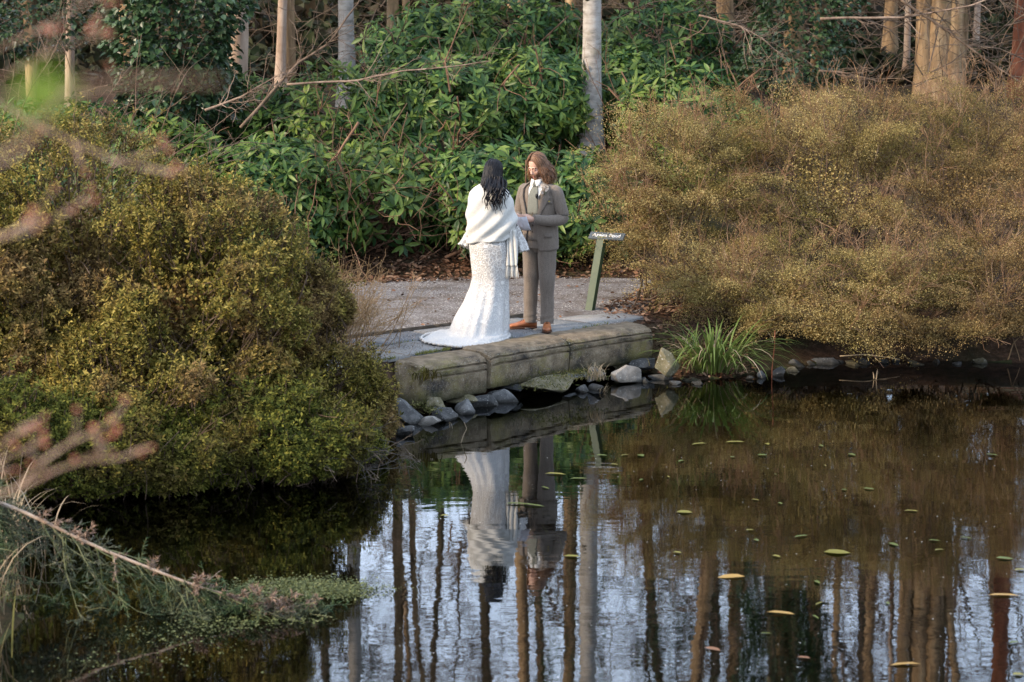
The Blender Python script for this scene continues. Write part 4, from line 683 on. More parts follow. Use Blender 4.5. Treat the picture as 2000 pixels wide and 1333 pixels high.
for k in range(190):
    a_ = rng.uniform(0, 6.28); dry = rng.uniform() < .13; a_ = a_ if rng.uniform() < .45 else rng.uniform(-3.0, -.1); r_ = rng.uniform(0, .26)
    V, F = blade((math.cos(a_)*r_*1.2, math.sin(a_)*r_*.7, 0), a_, rng.uniform(.45, .92), rng.uniform(.012, .02), rng.uniform(.9, 2.5), 9, rng.uniform(48, 86)); V[:, 2] = np.maximum(V[:, 2], -H1(sx_, sy_)+.012); mb = MB(); mb.add(V, F); mb.build('blade', SEDGED if dry else SEDGE, root)
# brown and dead strap leaves rising out of the sedge, with the orange stems above it
P0 = on_z(1507, 738, 0); root = empty('reed_stem', tuple(P0), 0, 'single upright reddish reed stem standing in the water', 'reed'); mb = MB(); t = np.linspace(0, 1, 12)[:, None]; P = np.array((0, 0, -.4)) + t*np.array((.02, 0, .9)); P[:, 0] += .008*np.sin(t[:, 0]*9); add_tubes(mb, P, np.linspace(.008, .005, 12), 6); mb.build('stem', B_RED, root); mb = MB()
for s in (-1, 1): V, F = blade((.0, 0, .36), .3*s+1.5+s, .16, .012, .9); mb.add(V, F)
mb.build('sheath', SEDGED, root)
def weed(px, py, z, n, L, label, mats, spread=.1, w=.008, arch=(1, 2.6), name='grass_tuft'):
    q = on_z(px, py, z); r0 = empty(name, tuple(q), 0, label, 'plant'); mb = MB()
    for k in range(n): a_ = rng.uniform(0, 6.28); V, F = blade(rng.normal(0, spread, 3)*np.array((1, .7, .1)), a_, L*rng.uniform(.5, 1.2), w*rng.uniform(.6, 1.3), rng.uniform(*arch), 6); V[:, 2] = np.maximum(V[:, 2], -z+.004); mb.add(V, F)
    mb.build('blades', mats, r0)['kind'] = 'stuff'; return r0
weed(1166, 742, .16, 60, .22, 'dry grass tuft hanging beside the slate stack', SEDGED, .05, .005); weed(1315, 715, .12, 50, .2, 'grey-green weed between the boulder and the sedge', MOSS, .09, .01); weed(1345, 680, .3, 24, .32, 'green grass blades beside the mossy grey-brown boulder', SEDGE, .08, .01)
weed(880, 838, .0, 3, .12, 'pale sprout standing in the water below the coping', SEDGED, .01, .006, (.3, .8)); weed(1178, 768, 0, 14, .12, 'small tuft at the waterline by the pale boulder', SEDGED, .03, .005)
weed(828, 742, .35, 40, .16, 'green weeds at the broken coping end', AZG, .07, .016); weed(1710, 742, .0, 4, .12, 'pale sprout rising from the dark water', SEDGED, .01, .014, (.2, .8)); weed(1180, 765, .0, 2, .1, 'short pale stalk in the shallows', SEDGED, .01, .006, (.2, .8))
# forked pale twig standing in the water below the bride, and others along the far bank
def stick(pix, y, r, label, mat_=BARE, name='stick'):
    P = np.array([at_y(a, b_, y) for a, b_ in pix]); t = np.linspace(0, 1, 14)*(len(P)-1); k = np.minimum(t.astype(int), len(P)-2); f = (t-k)[:, None]; Q = P[k]*(1-f)+P[k+1]*f; Q += .004*np.stack([wob(Q+s*3, 9, 2) for s in range(3)], -1); mb = MB(); add_tubes(mb, Q, np.linspace(r, r*.5, 14), 6); return tag(mb.build(name, mat_), label, 'twig', 'twigs in and beside the water')
yw = on_z(901, 866)[1]; stick(((900, 866), (905, 850), (911, 838), (906, 826)), yw, .006, 'pale crooked twig poking out of the water below the dress', SEDGED)
yw = on_z(1620, 716)[1]; stick(((1640, 696), (1690, 693), (1730, 698), (1758, 703)), yw-.1, .008, 'pale twig lying along the shaded far bank', SEDGED); yw = on_z(1972, 712)[1]
stick(((1968, 704), (1980, 670), (1998, 650)), yw, .009, 'orange-brown twig slanting out of the water under the russet shrub', B_GOLD); stick(((1980, 665), (1988, 690), (1992, 706)), yw, .006, 'thin side twig beside the orange-brown twig', B_GOLD)
yw = on_z(780, 775, .35)[1]; stick(((779, 733), (779, 712), (781, 700)), yw, .005, 'thin dry stalk in front of the broken coping end', SEDGED)

# ------------------------------------------------------------------ pond surface: floating leaves, weed mats, submerged weed
FLOAT = [leafmat('floating_leaf_'+n_, c, transl=.1, rough=.45, spec=.4) for n_, c in (('green', [(.05, .075, .012), (.10, .125, .02)]), ('yellow', [(.13, .125, .02), (.20, .18, .03)]), ('ochre', [(.30, .19, .045), (.36, .22, .06)]), ('brown', [(.15, .07, .03), (.2, .1, .05)]))]
fl_v = np.array([(0, -.5, 0), (-.16, -.25, .004), (-.24, .0, .006), (-.19, .25, .005), (0, .5, .0), (.17, .25, .006), (.22, 0, .004), (.15, -.25, .006)], float)
FLM = []
for k in range(4):
    for w_ in (.55, 1.0, 1.5):
        mb = MB(); V = fl_v*np.array((w_, 1, 1)); V = np.concatenate((V, [[0, 0, 0]])); V[:, 0] += .05*np.sin(V[:, 1]*4+k); mb.add(V, [(j, (j+1) % 8, 8) for j in range(8)]); o = mb.build('floating_leaf', FLOAT[k]); FLM.append(o.data); bpy.data.objects.remove(o)
def fleaf(px, py, w, kind, shape, ang, label):
    q = on_z(px, py, .005); o = bpy.data.objects.new('floating_leaf', FLM[kind*3+shape]); COL.objects.link(o); o.location = tuple(q); s = w/FPX*np.linalg.norm(q-np.array((0, 0, CAM_H))); o.scale = (s, s, 1); o.rotation_euler = (rng.normal(0, .03), rng.normal(0, .03), ang); tag(o, label, 'leaf', 'leaves floating on the pond')
GL = ('small green leaf floating on the open dark water', 'small yellow-green leaf floating on the open dark water')
for a in ((1428, 1127, 54, 2, 1, 1.5, 'broad ochre leaf floating alone below the golden reflections'), (1635, 1079, 52, 1, 2, 1.5, 'broad yellow leaf floating, widest of the yellow ones'), (1527, 1198, 58, 2, 0, 1.45, 'long ochre leaf floating, its tip in a sky reflection'), (1392, 1268, 34, 3, 1, .9, 'dark brown curled leaf floating at the edge of a sky reflection'),
          (1767, 1298, 60, 2, 0, 1.6, 'pale tan leaf floating across a sky reflection'), (1570, 1285, 26, 3, 1, 1.2, 'reddish leaf floating beside a bright sky reflection'), (1085, 926, 42, 1, 0, 1.5, 'yellow-green leaf floating over the trouser reflection'), (1130, 935, 34, 0, 0, 1.7, 'pale green leaf floating beside the sign reflection'),
          (1117, 1087, 34, 1, 1, 1.4, 'bright yellow-green leaf floating over the pale trunk reflection'), (1010, 984, 44, 0, 0, 1.65, 'long green blade floating over the sleeve reflection'), (1042, 987, 46, 0, 0, 1.35, 'long pale green blade crossing the dark suit reflection'), (1065, 953, 24, 0, 0, .8, 'small pale leaf floating between the two figures reflections'), (1960, 1163, 60, 2, 0, 1.5, 'tan leaf floating near the bright right-hand sky gap')): fleaf(*a)
for px, py, w in ((1360, 866, 34), (1497, 870, 22), (1438, 867, 40), (1605, 873, 26), (1432, 892, 18), (1495, 890, 26), (1603, 906, 16), (1510, 920, 12), (1650, 960, 18), (1470, 975, 20), (1540, 983, 28), (1340, 1006, 32), (1560, 1045, 36), (1485, 1056, 16), (1455, 1035, 18), (1525, 1083, 22), (1750, 1063, 30), (1820, 1055, 24), (1840, 1084, 26), (1957, 1092, 34), (1595, 1140, 26), (1330, 1085, 30), (1730, 1175, 22), (1490, 1235, 30), (1600, 1203, 26), (1985, 1115, 26), (1930, 895, 34), (1895, 1050, 26), (1700, 955, 24), (1180, 887, 26), (1220, 893, 20), (1262, 889, 26), (1200, 908, 20), (1325, 905, 18), (1245, 937, 16), (1670, 885, 22), (1775, 1000, 30), (1990, 1250, 22), (1990, 1318, 34), (865, 1010, 24), (1675, 1335, 30), (1610, 1180, 24), (1310, 940, 20)):
    kd = int(rng.uniform() < .45); fleaf(px + rng.normal(0, 6), py + rng.normal(0, 4), w*rng.uniform(.5, 1.0), kd, int(rng.integers(0, 3)), rng.normal(1.5, .6), GL[kd])
MAT_W = leafmat('duckweed', [(.035, .045, .012), (.07, .085, .024), (.115, .13, .04), (.16, .17, .07)], transl=.1, rough=.6)
tiny_v = np.array([(0, -.5, 0), (-.4, 0, .1), (0, .5, 0), (.4, 0, .1)], float)
mb = MB()
for px, py, sx, sy, n in ((590, 1150, 62, 9, 5600), (640, 1158, 48, 7, 2600), (440, 1222, 50, 9, 500), (540, 1212, 50, 6, 400), (330, 1250, 80, 16, 260), (250, 1300, 90, 14, 160)):
    P = np.array([on_z(px+rng.normal(0, 1)*sx, min(py+rng.normal(0, 1)*sy, 1345), .004) for _ in range(n)]); P[:, 2] += np.abs(rng.normal(0, .012, n)); Xa, Ya, Za = axes(np.c_[rng.normal(0, 1, n), rng.normal(0, 1, n), rng.normal(0, .2, n)], rng.normal(0, .3, n)); mb.add(*place(tiny_v, az_f, P, Xa, Ya, Za, rng.uniform(.008, .022, n)))
tag(mb.build('water_weed', MAT_W, smooth=False), 'mat of tiny green water weed beside the fallen branch', 'water weed', kind='stuff')
SUBM = leafmat('submerged_weed', [(.05, .07, .012), (.11, .14, .025), (.2, .22, .05)], transl=.1, rough=.7); mb = MB()
for k in range(70):
    px, py = rng.uniform(880, 1990), rng.uniform(850, 1300); q = on_z(px, py, -.22); n = 26; P = q + rng.normal(0, 1, (n, 3))*np.array((.09, .09, .04)); Xa, Ya, Za = axes(np.c_[rng.normal(0, 1, n), rng.normal(0, 1, n), rng.uniform(0, 1, n)], rng.uniform(0, 6, n)); mb.add(*place(bl_v, bl_f, P, Xa, Ya, Za, rng.uniform(.05, .14, n)))
tag(mb.build('submerged_weed', SUBM, smooth=False), 'green weed growing under the pond surface', 'water weed', kind='stuff')
n = 240; P = np.array([on_z(rng.uniform(780, 2000), rng.uniform(860, 1333), .004) for _ in range(n)]); Xa, Ya, Za = axes(np.c_[rng.normal(0, 1, n), rng.normal(0, 1, n), 0*P[:, 0]]); mb = MB(); mb.add(*place(tiny_v, az_f, P, Xa, Ya, Za, rng.uniform(.006, .016, n)))
tag(mb.build('floating_specks', leafmat('specks', [(.3, .3, .25), (.6, .6, .55)], transl=0), smooth=False), 'pale specks of debris floating on the pond', 'debris', kind='stuff')

# ------------------------------------------------------------------ conifer bough trailing into the water, bottom left
NEED = leafmat('conifer_needles', [(.02, .04, .016), (.04, .075, .028), (.07, .11, .045), (.12, .16, .085)], [(.05, .055, .03), (.10, .10, .07), (.16, .15, .11)], 2.2, .6, .2, .2); NEEDB = leafmat('dry_needles', [(.16, .10, .065), (.26, .17, .12), (.36, .25, .19)], transl=.15)
pts = [at_y(-60, 960, 12.9), at_y(40, 1000, 12.9), at_y(210, 1080, 12.8), at_y(400, 1150, 12.7), at_y(520, 1183, 12.65), on_z(610, 1196, .0)]; P = np.array(pts); base = np.array((-3.5, 13.0, H1(-3.5, 13.0)))
P = np.concatenate(([base], P)); t = np.linspace(0, 1, 40)*(len(P)-1); k = np.minimum(t.astype(int), len(P)-2); f = (t-k)[:, None]; Q = P[k]*(1-f)+P[k+1]*f; Q += .012*np.stack([wob(Q+s*5, 4, 2) for s in range(3)], -1); R = np.linspace(.017, .005, 40); root = empty('conifer_bough', tuple(base), 0, 'pale conifer bough trailing down into the water', 'branch')
LIMB = bark('bough_bark', (.2, .14, .10), (.34, .26, .2), (.45, .37, .3), 9); mb = MB(); add_tubes(mb, Q-base, R, 8); mb.build('limb', LIMB, root)
def sprays(mb_l, mb_n, Q, R, n, t0, t1, dirn, L, needles, nl, dj=.4, r=.004):
    q, dq, rr = pick(Q[None], R[None], np.zeros(n, int), rng.uniform(t0, t1, n)); B = grow(q, dq*.5 + np.array(dirn) + rng.normal(0, dj, (n, 3)), rng.uniform(.6, 1.3, n)*L, 9, .14, -.05); B[..., 2] = np.maximum(B[..., 2], .015 - base[2]); RB = np.linspace(r, r*.35, 9)[None].repeat(n, 0); add_tubes(mb_l, B, RB, 4, cap=False); i = np.repeat(np.arange(n), needles); q, dq, rr = pick(B, RB, i, rng.uniform(.1, 1, len(i))); C = grow(q, dq*.6 + rng.normal(0, .6, (len(i), 3)), rng.uniform(.5, 1.2, len(i))*L*.22, 4, .15, -.03); C[..., 2] = np.maximum(C[..., 2], .012 - base[2])
    add_tubes(mb_l, C, np.full((len(i), 4), r*.4), 3, cap=False); j = np.repeat(np.arange(len(i)), nl); q, dq, rr = pick(C, np.ones((len(i), 4)), j, rng.uniform(0, 1, len(j))); Xa, Ya, Za = axes(dq + rng.normal(0, .7, (len(j), 3)), rng.uniform(0, 6, len(j))); mb_n.add(*place(bl_v, bl_f, q, Xa, Ya, Za, rng.uniform(.02, .046, len(j))))
lm, nm = MB(), MB(); sprays(lm, nm, Q-base, R, 46, .35, .99, (.2, 0, .35), .15, 7, 7, .45, .003); lm.build('dry_twigs', LIMB, root)['kind'] = 'stuff'; nm.build('dry_needles', NEEDB, root, smooth=False)
lm, nm = MB(), MB(); sprays(lm, nm, Q-base, R, 70, .05, .66, (.35, -.1, -.75), .62, 12, 16, .35, .004); sprays(lm, nm, Q-base, R, 30, .6, .99, (.3, -.2, -.35), .3, 9, 10, .4, .003); lm.build('green_twigs', leafmat('green_twig', [(.10, .13, .05), (.2, .2, .1)], transl=0), root); o = nm.build('needles', NEED, root, smooth=False); o['kind'] = 'stuff'
# grasses and rough growth on the near left bank
for k, (px, py, y, n, L, lab) in enumerate(((20, 1100, 12.4, 60, .6, 'dry brown grass on the near bank below the bough'), (-10, 1260, 11.6, 70, .55, 'brown and green grass on the near bank in the corner'), (70, 930, 14.2, 60, .7, 'tall tawny grass above the bough'), (10, 850, 14.6, 60, .7, 'tawny grass beside the shaded azalea'))):
    q = at_y(px, py, y); zg = H1(q[0]-.25, q[1]); r0 = empty('grass_tuft', (q[0]-.25, q[1], max(zg, 0)), 0, lab, 'plant'); mb = MB()
    for j in range(n): a_ = rng.uniform(0, 6.28); V, F = blade(rng.normal(0, .16, 3)*np.array((1, 1, 0)), a_, L*rng.uniform(.5, 1.3), rng.uniform(.006, .012), rng.uniform(.3, 2.0), 7); mb.add(V, F)
    mb.build('blades', (SEDGED, MOSS)[k % 2] if k < 2 else SEDGED, r0)

# ------------------------------------------------------------------ twiggy shrub close to the camera on the near bank (out of focus)
NTW = bark('near_twig', (.24, .15, .10), (.40, .27, .20), (.54, .40, .31), 30); BUD = leafmat('pink_bud', [(.42, .13, .09), (.55, .20, .13), (.6, .27, .18)], transl=.2); NGREEN = leafmat('young_leaf', [(.22, .33, .04), (.3, .42, .07)], transl=.45)
xb, yb = -1.5, 3.2; zb = H1(xb, yb); root = empty('twiggy_shrub', (xb, yb, zb), 0, 'close out-of-focus shrub with pinkish twigs and salmon buds', 'shrub'); base = np.array((xb, yb, zb)); tb, bb = MB(), MB()
def near(pix, y, r, n_tw=5, start=None):
    P = np.array(([start] if start is not None else []) + [at_y(a, b_, y) for a, b_ in pix]); t = np.linspace(0, 1, 30)*(len(P)-1); k = np.minimum(t.astype(int), len(P)-2); f = (t-k)[:, None]; Q = P[k]*(1-f)+P[k+1]*f; Q += .003*np.stack([wob(Q+s*5, 14, 2) for s in range(3)], -1); add_tubes(tb, Q-base, np.linspace(r, r*.4, 30)*.55, 6)
    if n_tw: q, dq, rr = pick((Q-base)[None], np.ones((1, 30)), np.zeros(n_tw, int), rng.uniform(.4, 1, n_tw)); B = grow(q, dq + rng.normal(0, .5, (n_tw, 3))*np.array((1, .4, 1)), rng.uniform(.03, .07, n_tw), 5, .2); add_tubes(tb, B, np.linspace(r*.5, r*.3, 5)[None].repeat(n_tw, 0), 4); buds(B[:, -1])
def buds(P):
    P = np.asarray(P); n = len(P); D = rdir(n)*.5 + np.array((.4, 0, .5)); Xa, Ya, Za = axes(D); V = oct_v*np.array((.6, 1, .9))
    for k in range(n):
        b2 = MB(); s2 = slice(k, k+1); b2.add(*place(V, oct_f, P[s2], Xa[s2], Ya[s2], Za[s2], [rng.uniform(.006, .009)])); b2.build('bud', BUD, root)
St = np.array((xb, yb, zb+.9))
near(((-120, 140), (0, 205), (60, 240), (140, 275), (240, 322), (350, 338)), 3.35, .0063, 3, St); near(((220, 318), (280, 305), (325, 285)), 3.35, .0039, 0); near(((-100, 250), (0, 150), (60, 120), (130, 95), (200, 65)), 3.2, .0039, 3, St); near(((-100, 90), (0, 95), (80, 60), (150, 20), (215, -20)), 3.3, .0039, 4, St)
near(((-120, 330), (20, 300), (150, 165), (260, 158), (350, 158), (440, 160)), 1.75, .0062, 0, None); near(((-100, 420), (0, 470), (60, 430), (110, 365)), 3.1, .0052, 3, St); near(((-100, 480), (0, 460), (80, 440), (150, 400), (178, 365)), 3.2, .0045, 3, St)
near(((-150, 1000), (0, 965), (60, 945), (110, 920), (160, 903), (230, 898), (272, 884)), 3.3, .0068, 2, np.array((xb, yb, zb+.45))); near(((40, 950), (90, 900), (140, 865), (190, 840), (222, 822)), 3.3, .0063, 2); near(((140, 870), (150, 835), (153, 805)), 3.3, .0033, 0); near(((160, 903), (190, 885), (200, 860)), 3.3, .0033, 0)
near(((-80, 960), (0, 880), (30, 850), (45, 830)), 3.35, .0045, 4, np.array((xb, yb, zb+.5))); near(((-90, 930), (0, 900), (50, 880), (85, 865)), 3.4, .0045, 4, np.array((xb, yb, zb+.5)))
for px, py in ((188, 40), (178, 58), (205, 62), (215, 128), (228, 5), (318, 276), (330, 293), (357, 332), (345, 325), (108, 366), (178, 368), (215, 818), (230, 838), (206, 856), (222, 850), (277, 884), (146, 897), (150, 800), (52, 845), (88, 868), (60, 905), (30, 870)):
    q = at_y(px, py, 3.3)-base; buds([q])
for z_ in (.45, .9): add_tubes(tb, np.array([(0, 0, 0), (.03, .02, z_*.5), (0, 0, z_)]), np.array((.012, .009, .006)), 8)
add_tubes(tb, np.linspace((0, 0, .9), at_y(-120, 330, 1.75)-base, 10), np.linspace(.006, .003, 10), 6)
tb.build('twigs', NTW, root)['kind'] = 'stuff'; mb = MB()
n = 16; P = np.array([at_y(90+rng.normal(0, 22), 172+rng.normal(0, 18), 1.1) for _ in range(n)])-base; Xa, Ya, Za = axes(np.c_[rng.normal(0, 1, n), -np.ones(n)*.4, rng.normal(0, 1, n)], rng.uniform(0, 6, n)); mb.add(*place(iv_v, iv_f, P, Xa, Ya, Za, rng.uniform(.010, .017, n))); q = at_y(90, 172, 1.1)-base; add_tubes(mb, np.linspace(at_y(0, 262, 1.13)-base, q, 6), np.full(6, .0012), 5); mb.build('young_leaves', NGREEN, root)

# ------------------------------------------------------------------ people
def cat_rom(P, n):
    P = np.asarray(P, float); Q = np.concatenate(([2*P[0]-P[1]], P, [2*P[-1]-P[-2]])); t = np.linspace(0, len(P)-1-1e-6, n); k = t.astype(int); f = (t-k)[:, None]
    a, b_, c, d_ = Q[k], Q[k+1], Q[k+2], Q[k+3]; return .5*((2*b_) + (-a+c)*f + (2*a-5*b_+4*c-d_)*f**2 + (-a+3*b_-3*c+d_)*f**3)
def limb(mb, P, R, n=20, k=14, wr=0.0, seed=0, ell_=1.0, mi=0, wf=16):
    Q = cat_rom(P, n); Rr = np.interp(np.linspace(0, 1, n), np.linspace(0, 1, len(R)), R); V, F = tubes(Q, Rr, k); c = Q.repeat(k, 0)
    if wr: V = c + (V-c)*(1 + wr*wob(V+seed, wf, 3))[:, None]
    mb.add(V, F, mi); b_ = mb.n-len(V); mb.F += [np.array([b_ + np.arange(k)[::-1]]), np.array([b_ + (n-1)*k + np.arange(k)])]; mb.mi += [np.full(1, mi)]*2
def ellip(mb, c, r, M_=None, mi=0, nu=16, nv=10):
    u = np.linspace(0, 2*math.pi, nu, endpoint=False); v = np.linspace(-math.pi/2, math.pi/2, nv)[1:-1]; V = np.array([(math.cos(a)*math.cos(b_), math.sin(a)*math.cos(b_), math.sin(b_)) for b_ in v for a in u]); V = np.concatenate((V, [[0, 0, -1], [0, 0, 1]]))*np.array(r)+np.array(c)
    if M_ is not None: V = M_(V)
    m_ = len(v); i = np.arange(m_-1)[:, None]*nu; j = np.arange(nu)[None]; j2 = (j+1) % nu; b_ = mb.n; mb.add(V, np.stack((i+j, i+j2, i+nu+j2, i+nu+j), -1).reshape(-1, 4), mi); j = np.arange(nu); j2 = (j+1) % nu
    mb.F += [b_ + np.stack((j2, j, np.full(nu, m_*nu)), -1), b_ + np.stack(((m_-1)*nu+j, (m_-1)*nu+j2, np.full(nu, m_*nu+1)), -1)]; mb.mi += [np.full(nu, mi)]*2
def remeshed(mb, name, mat_, parent, vox, smooth_it=3):
    o = mb.build(name+'_src', mat_); bm = bmesh.new(); bm.from_mesh(o.data); bmesh.ops.recalc_face_normals(bm, faces=bm.faces); bm.to_mesh(o.data); bm.free()
    md = o.modifiers.new('r', 'REMESH'); md.mode = 'VOXEL'; md.voxel_size = vox; md.use_smooth_shade = True; sm = o.modifiers.new('s', 'SMOOTH'); sm.factor = .5; sm.iterations = smooth_it
    bpy.context.view_layer.update(); me = bpy.data.meshes.new_from_object(o.evaluated_get(bpy.context.evaluated_depsgraph_get())); bpy.data.objects.remove(o); me.name = name; me.materials.clear(); me.materials.append(mat_)
    o = bpy.data.objects.new(name, me); COL.objects.link(o); o.parent = parent; return o
def head_prims(mb, MH, s=1.0):
    for c, r in (((0, .012, .025), (.076, .098, .102)), ((0, -.028, -.03), (.061, .064, .086)), ((0, -.058, -.098), (.027, .026, .02)), ((0, -.099, -.042), (.0175, .013, .0095)), ((.028, -.082, .019), (.026, .012, .008)), ((-.028, -.082, .019), (.026, .012, .008)), ((.038, -.064, -.03), (.02, .02, .022)), ((-.038, -.064, -.03), (.02, .02, .022)),
                 ((0, -.090, -.063), (.022, .010, .007)), ((0, -.088, -.075), (.018, .009, .007)), ((.077, .012, -.008), (.009, .019, .03)), ((-.077, .012, -.008), (.009, .019, .03))): ellip(mb, np.array(c)*s, np.array(r)*s, MH)
    V, F = tubes(np.array([(0, -.084, .016), (0, -.096, -.012), (0, -.112, -.037)])*s, np.array((.008, .0105, .0135))*s, 10); b_ = mb.n; mb.add(MH(V), F); mb.F += [np.array([b_+np.arange(10)[::-1]]), np.array([b_+20+np.arange(10)])]; mb.mi += [np.zeros(1)]*2
def patch(mb, fn, us, vs_, mi=0, th=0.0):
    U, Vv = np.meshgrid(us, vs_); P = fn(U, Vv); nu = len(us); i = (np.arange(len(vs_)-1)[:, None]*nu + np.arange(nu-1)[None]).ravel(); mb.add(P.reshape(-1, 3), np.stack((i, i+1, i+1+nu, i+nu), -1), mi)
def solid(o, th, off=-1):
    md = o.modifiers.new('t', 'SOLIDIFY'); md.thickness = th; md.offset = off; return o
SKIN = simple('skin', (.52, .30, .22), (.60, .37, .28), 30, .5, .35, .05, .002); LIP = simple('lips', (.42, .16, .14), (.46, .19, .16), 30, .4, .4, 0); DARKH = simple('brow_hair', (.10, .052, .03), (.15, .08, .045), 90, .7, .2, 0); BEARD = simple('beard_hair', (.12, .06, .036), (.24, .135, .085), 140, .8, .2, .5, .004)
def cloth(name, c1, c2, c3, weave=240, rough=.9):
    m, nt, b = newmat(name, rough, .15); p = opos(nt); b.inputs['Sheen Weight'].default_value = .15
    c = ramp(nt, noise(nt, p, weave, 2, .6), [(.3, c1), (.5, c2), (.7, c3)]); c = mix(nt, ramp(nt, noise(nt, p, 22, 3, .5, (3, 3, .5)), [(.4, (0, 0, 0)), (.65, (.35, .35, .35))]), c, c1); nt.links.new(c, b.inputs['Base Color']); bump(nt, b, noise(nt, p, weave, 2), .25, .002); return m
TWEED = cloth('brown_tweed', (.105, .083, .066), (.165, .134, .110), (.235, .197, .167)); TWEEDL = cloth('lapel_tweed', (.105, .084, .068), (.16, .131, .108), (.225, .19, .162)); TIE = cloth('grey_green_tie', (.10, .105, .09), (.16, .165, .145), (.22, .225, .20)); SHIRT = cloth('white_shirt', (.62, .61, .60), (.68, .68, .67), (.72, .72, .72))
LEATHER = simple('tan_leather', (.27, .085, .03), (.40, .14, .05), 18, .38, .5, .15, .003); SOLE = simple('shoe_sole', (.06, .025, .012), (.10, .04, .02), 30, .6, .3, 0); BUTTON = simple('button_horn', (.03, .018, .012), (.05, .03, .02), 20, .4, .4, 0); BLACK = simple('black_plastic', (.008, .008, .009), (.015, .015, .016), 20, .5, .3, 0); BRASS = simple('yellow_silk', (.4, .3, .05), (.5, .38, .08), 30, .5, .4, 0)
AUB = leafmat('auburn_hair', [(.09, .042, .02), (.15, .07, .034), (.22, .105, .05), (.29, .155, .08)], transl=.15, rough=.42, spec=.5); JET = leafmat('black_hair', [(.004, .0035, .005), (.008, .007, .009), (.014, .012, .015)], transl=0, rough=.42, spec=.22)
PAPER = simple('paper', (.72, .72, .80), (.78, .78, .85), 6, .8, .2, 0)

def locks(mb, MH, n, azr, zend, flare, wave, rad, nseg=20, topy=(-.055, .06), seed=0, wl_=9.0, k=6, hs=1.0, drop=None):
    """wavy hair locks from the parting over the skull and down"""
    r = np.random.default_rng(seed); P = np.zeros((n, nseg, 3)); R = np.zeros((n, nseg)); t = np.linspace(0, 1, nseg); sgn = np.where(np.arange(n) % 2, 1, -1); az = sgn*np.radians(azr[0] + (azr[1]-azr[0])*((np.arange(n)+r.uniform(0, 1, n))/n)); E = np.array((.088, .108, .112))*hs; C = np.array((0, .012, .028))*hs
    for i in range(n):
        a = az[i]; S0 = np.array((.012*sgn[i], r.uniform(*topy), 0)); S0[2] = E[2]*math.sqrt(max(.05, 1-(S0[1]/E[1])**2))*1.0; sk = .35; h = r.uniform(.9, 1.06); side = np.array((math.sin(a)*E[0], -math.cos(a)*E[1], -.01))
        ln = (r.uniform(*zend)); out = np.array((math.sin(a), -math.cos(a)*.8, 0)); ph = r.uniform(0, 6.28); fl = flare*r.uniform(.6, 1.25)
        for j, tt in enumerate(t):
            if tt < sk:
                q = tt/sk; v = S0*(math.cos(q*math.pi/2)) + side*(math.sin(q*math.pi/2)); p = v/np.sqrt(((v/E)**2).sum())*h
            else:
                q = (tt-sk)/(1-sk); p = side/np.sqrt(((side/E)**2).sum())*h + out*fl*math.sin(min(1, q*1.25)*math.pi/2) + np.array((0, 0, -ln*q)); w = wave*min(1, q*2); p = p + np.array((math.cos(a)*math.sin(wl_*q+ph), math.sin(a)*math.sin(wl_*q+ph), 0))*w + out*w*.6*math.cos(wl_*q*1.2+ph)
            P[i, j] = p + C
        R[i] = rad*r.uniform(.7, 1.2)*np.interp(t, [0, .2, .7, 1], [.7, 1, .9, .18])
    V, F = tubes(P.astype(float), R, k); mb.add(MH(V), F)

# ---- groom
gp = on_z(1047, 641, ZT); groom = empty('person', (gp[0], gp[1], ZT+.003), 0, 'man with long auburn hair in brown tweed suit reading from a paper', 'person')
TH = math.radians(-37); RZ = np.array(((math.cos(TH), -math.sin(TH), 0), (math.sin(TH), math.cos(TH), 0), (0, 0, 1))); SH_G = np.array((.035, .0, 0))
def bf(P): return np.asarray(P) @ RZ.T + SH_G                     # body frame (facing -Y) -> turned to the bride
zt = [.835, .95, 1.10, 1.25, 1.38, 1.455, 1.495, 1.53, 1.56]; at_ = [.208, .203, .186, .205, .216, .205, .165, .085, .072]; bt_ = [.150, .145, .128, .140, .140, .118, .092, .074, .066]; yt_ = [.0, .0, .0, .005, .01, .015, .015, .01, .0]
def torso(th, z, off=0.0):
    a = np.interp(z, zt, at_)+off; b_ = np.interp(z, zt, bt_)+off; yc = np.interp(z, zt, yt_); s, c = np.sin(th), np.cos(th); e = .86
    return np.stack((a*np.sign(s)*np.abs(s)**e, yc - b_*np.sign(c)*np.abs(c)**e, z + 0*th), -1)
hp = np.array((0, -.045, 1.695)); TL = math.radians(27); RX = np.array(((1, 0, 0), (0, math.cos(TL), -math.sin(TL)), (0, math.sin(TL), math.cos(TL)))); HT = math.radians(-8); RH_ = np.array(((math.cos(HT), -math.sin(HT), 0), (math.sin(HT), math.cos(HT), 0), (0, 0, 1)))
def mh(V): return bf(np.asarray(V) @ RX.T @ RH_.T + hp)
body = MB(); head_prims(body, mh); hipL, hipR = bf((.095, 0, .9)), bf((-.095, 0, .9)); ankA, ankB = np.array((-.062, -.02, .085)), np.array((.113, -.115, .085))
def limbw(mb, P, R, **kw): limb(mb, P, R, **kw)
limbw(body, [bf((0, .02, 1.44)), bf((0, .0, 1.52)), bf((0, -.03, 1.64))], [.065, .058, .056]); limbw(body, [bf((0, 0, .86)), bf((0, 0, 1.0)), bf((0, 0, 1.2)), bf((0, .005, 1.4)), bf((0, .01, 1.47))], [.10, .095, .085, .095, .06]); limbw(body, [bf((-.17, .01, 1.42)), bf((.17, .01, 1.42))], [.055, .055])
limbw(body, [hipR, (hipR+ankA)/2+np.array((-.005, -.015, .03)), ankA], [.085, .06, .042]); limbw(body, [hipL, (hipL+ankB)/2+np.array((.0, -.02, .03)), ankB], [.085, .06, .042]); 
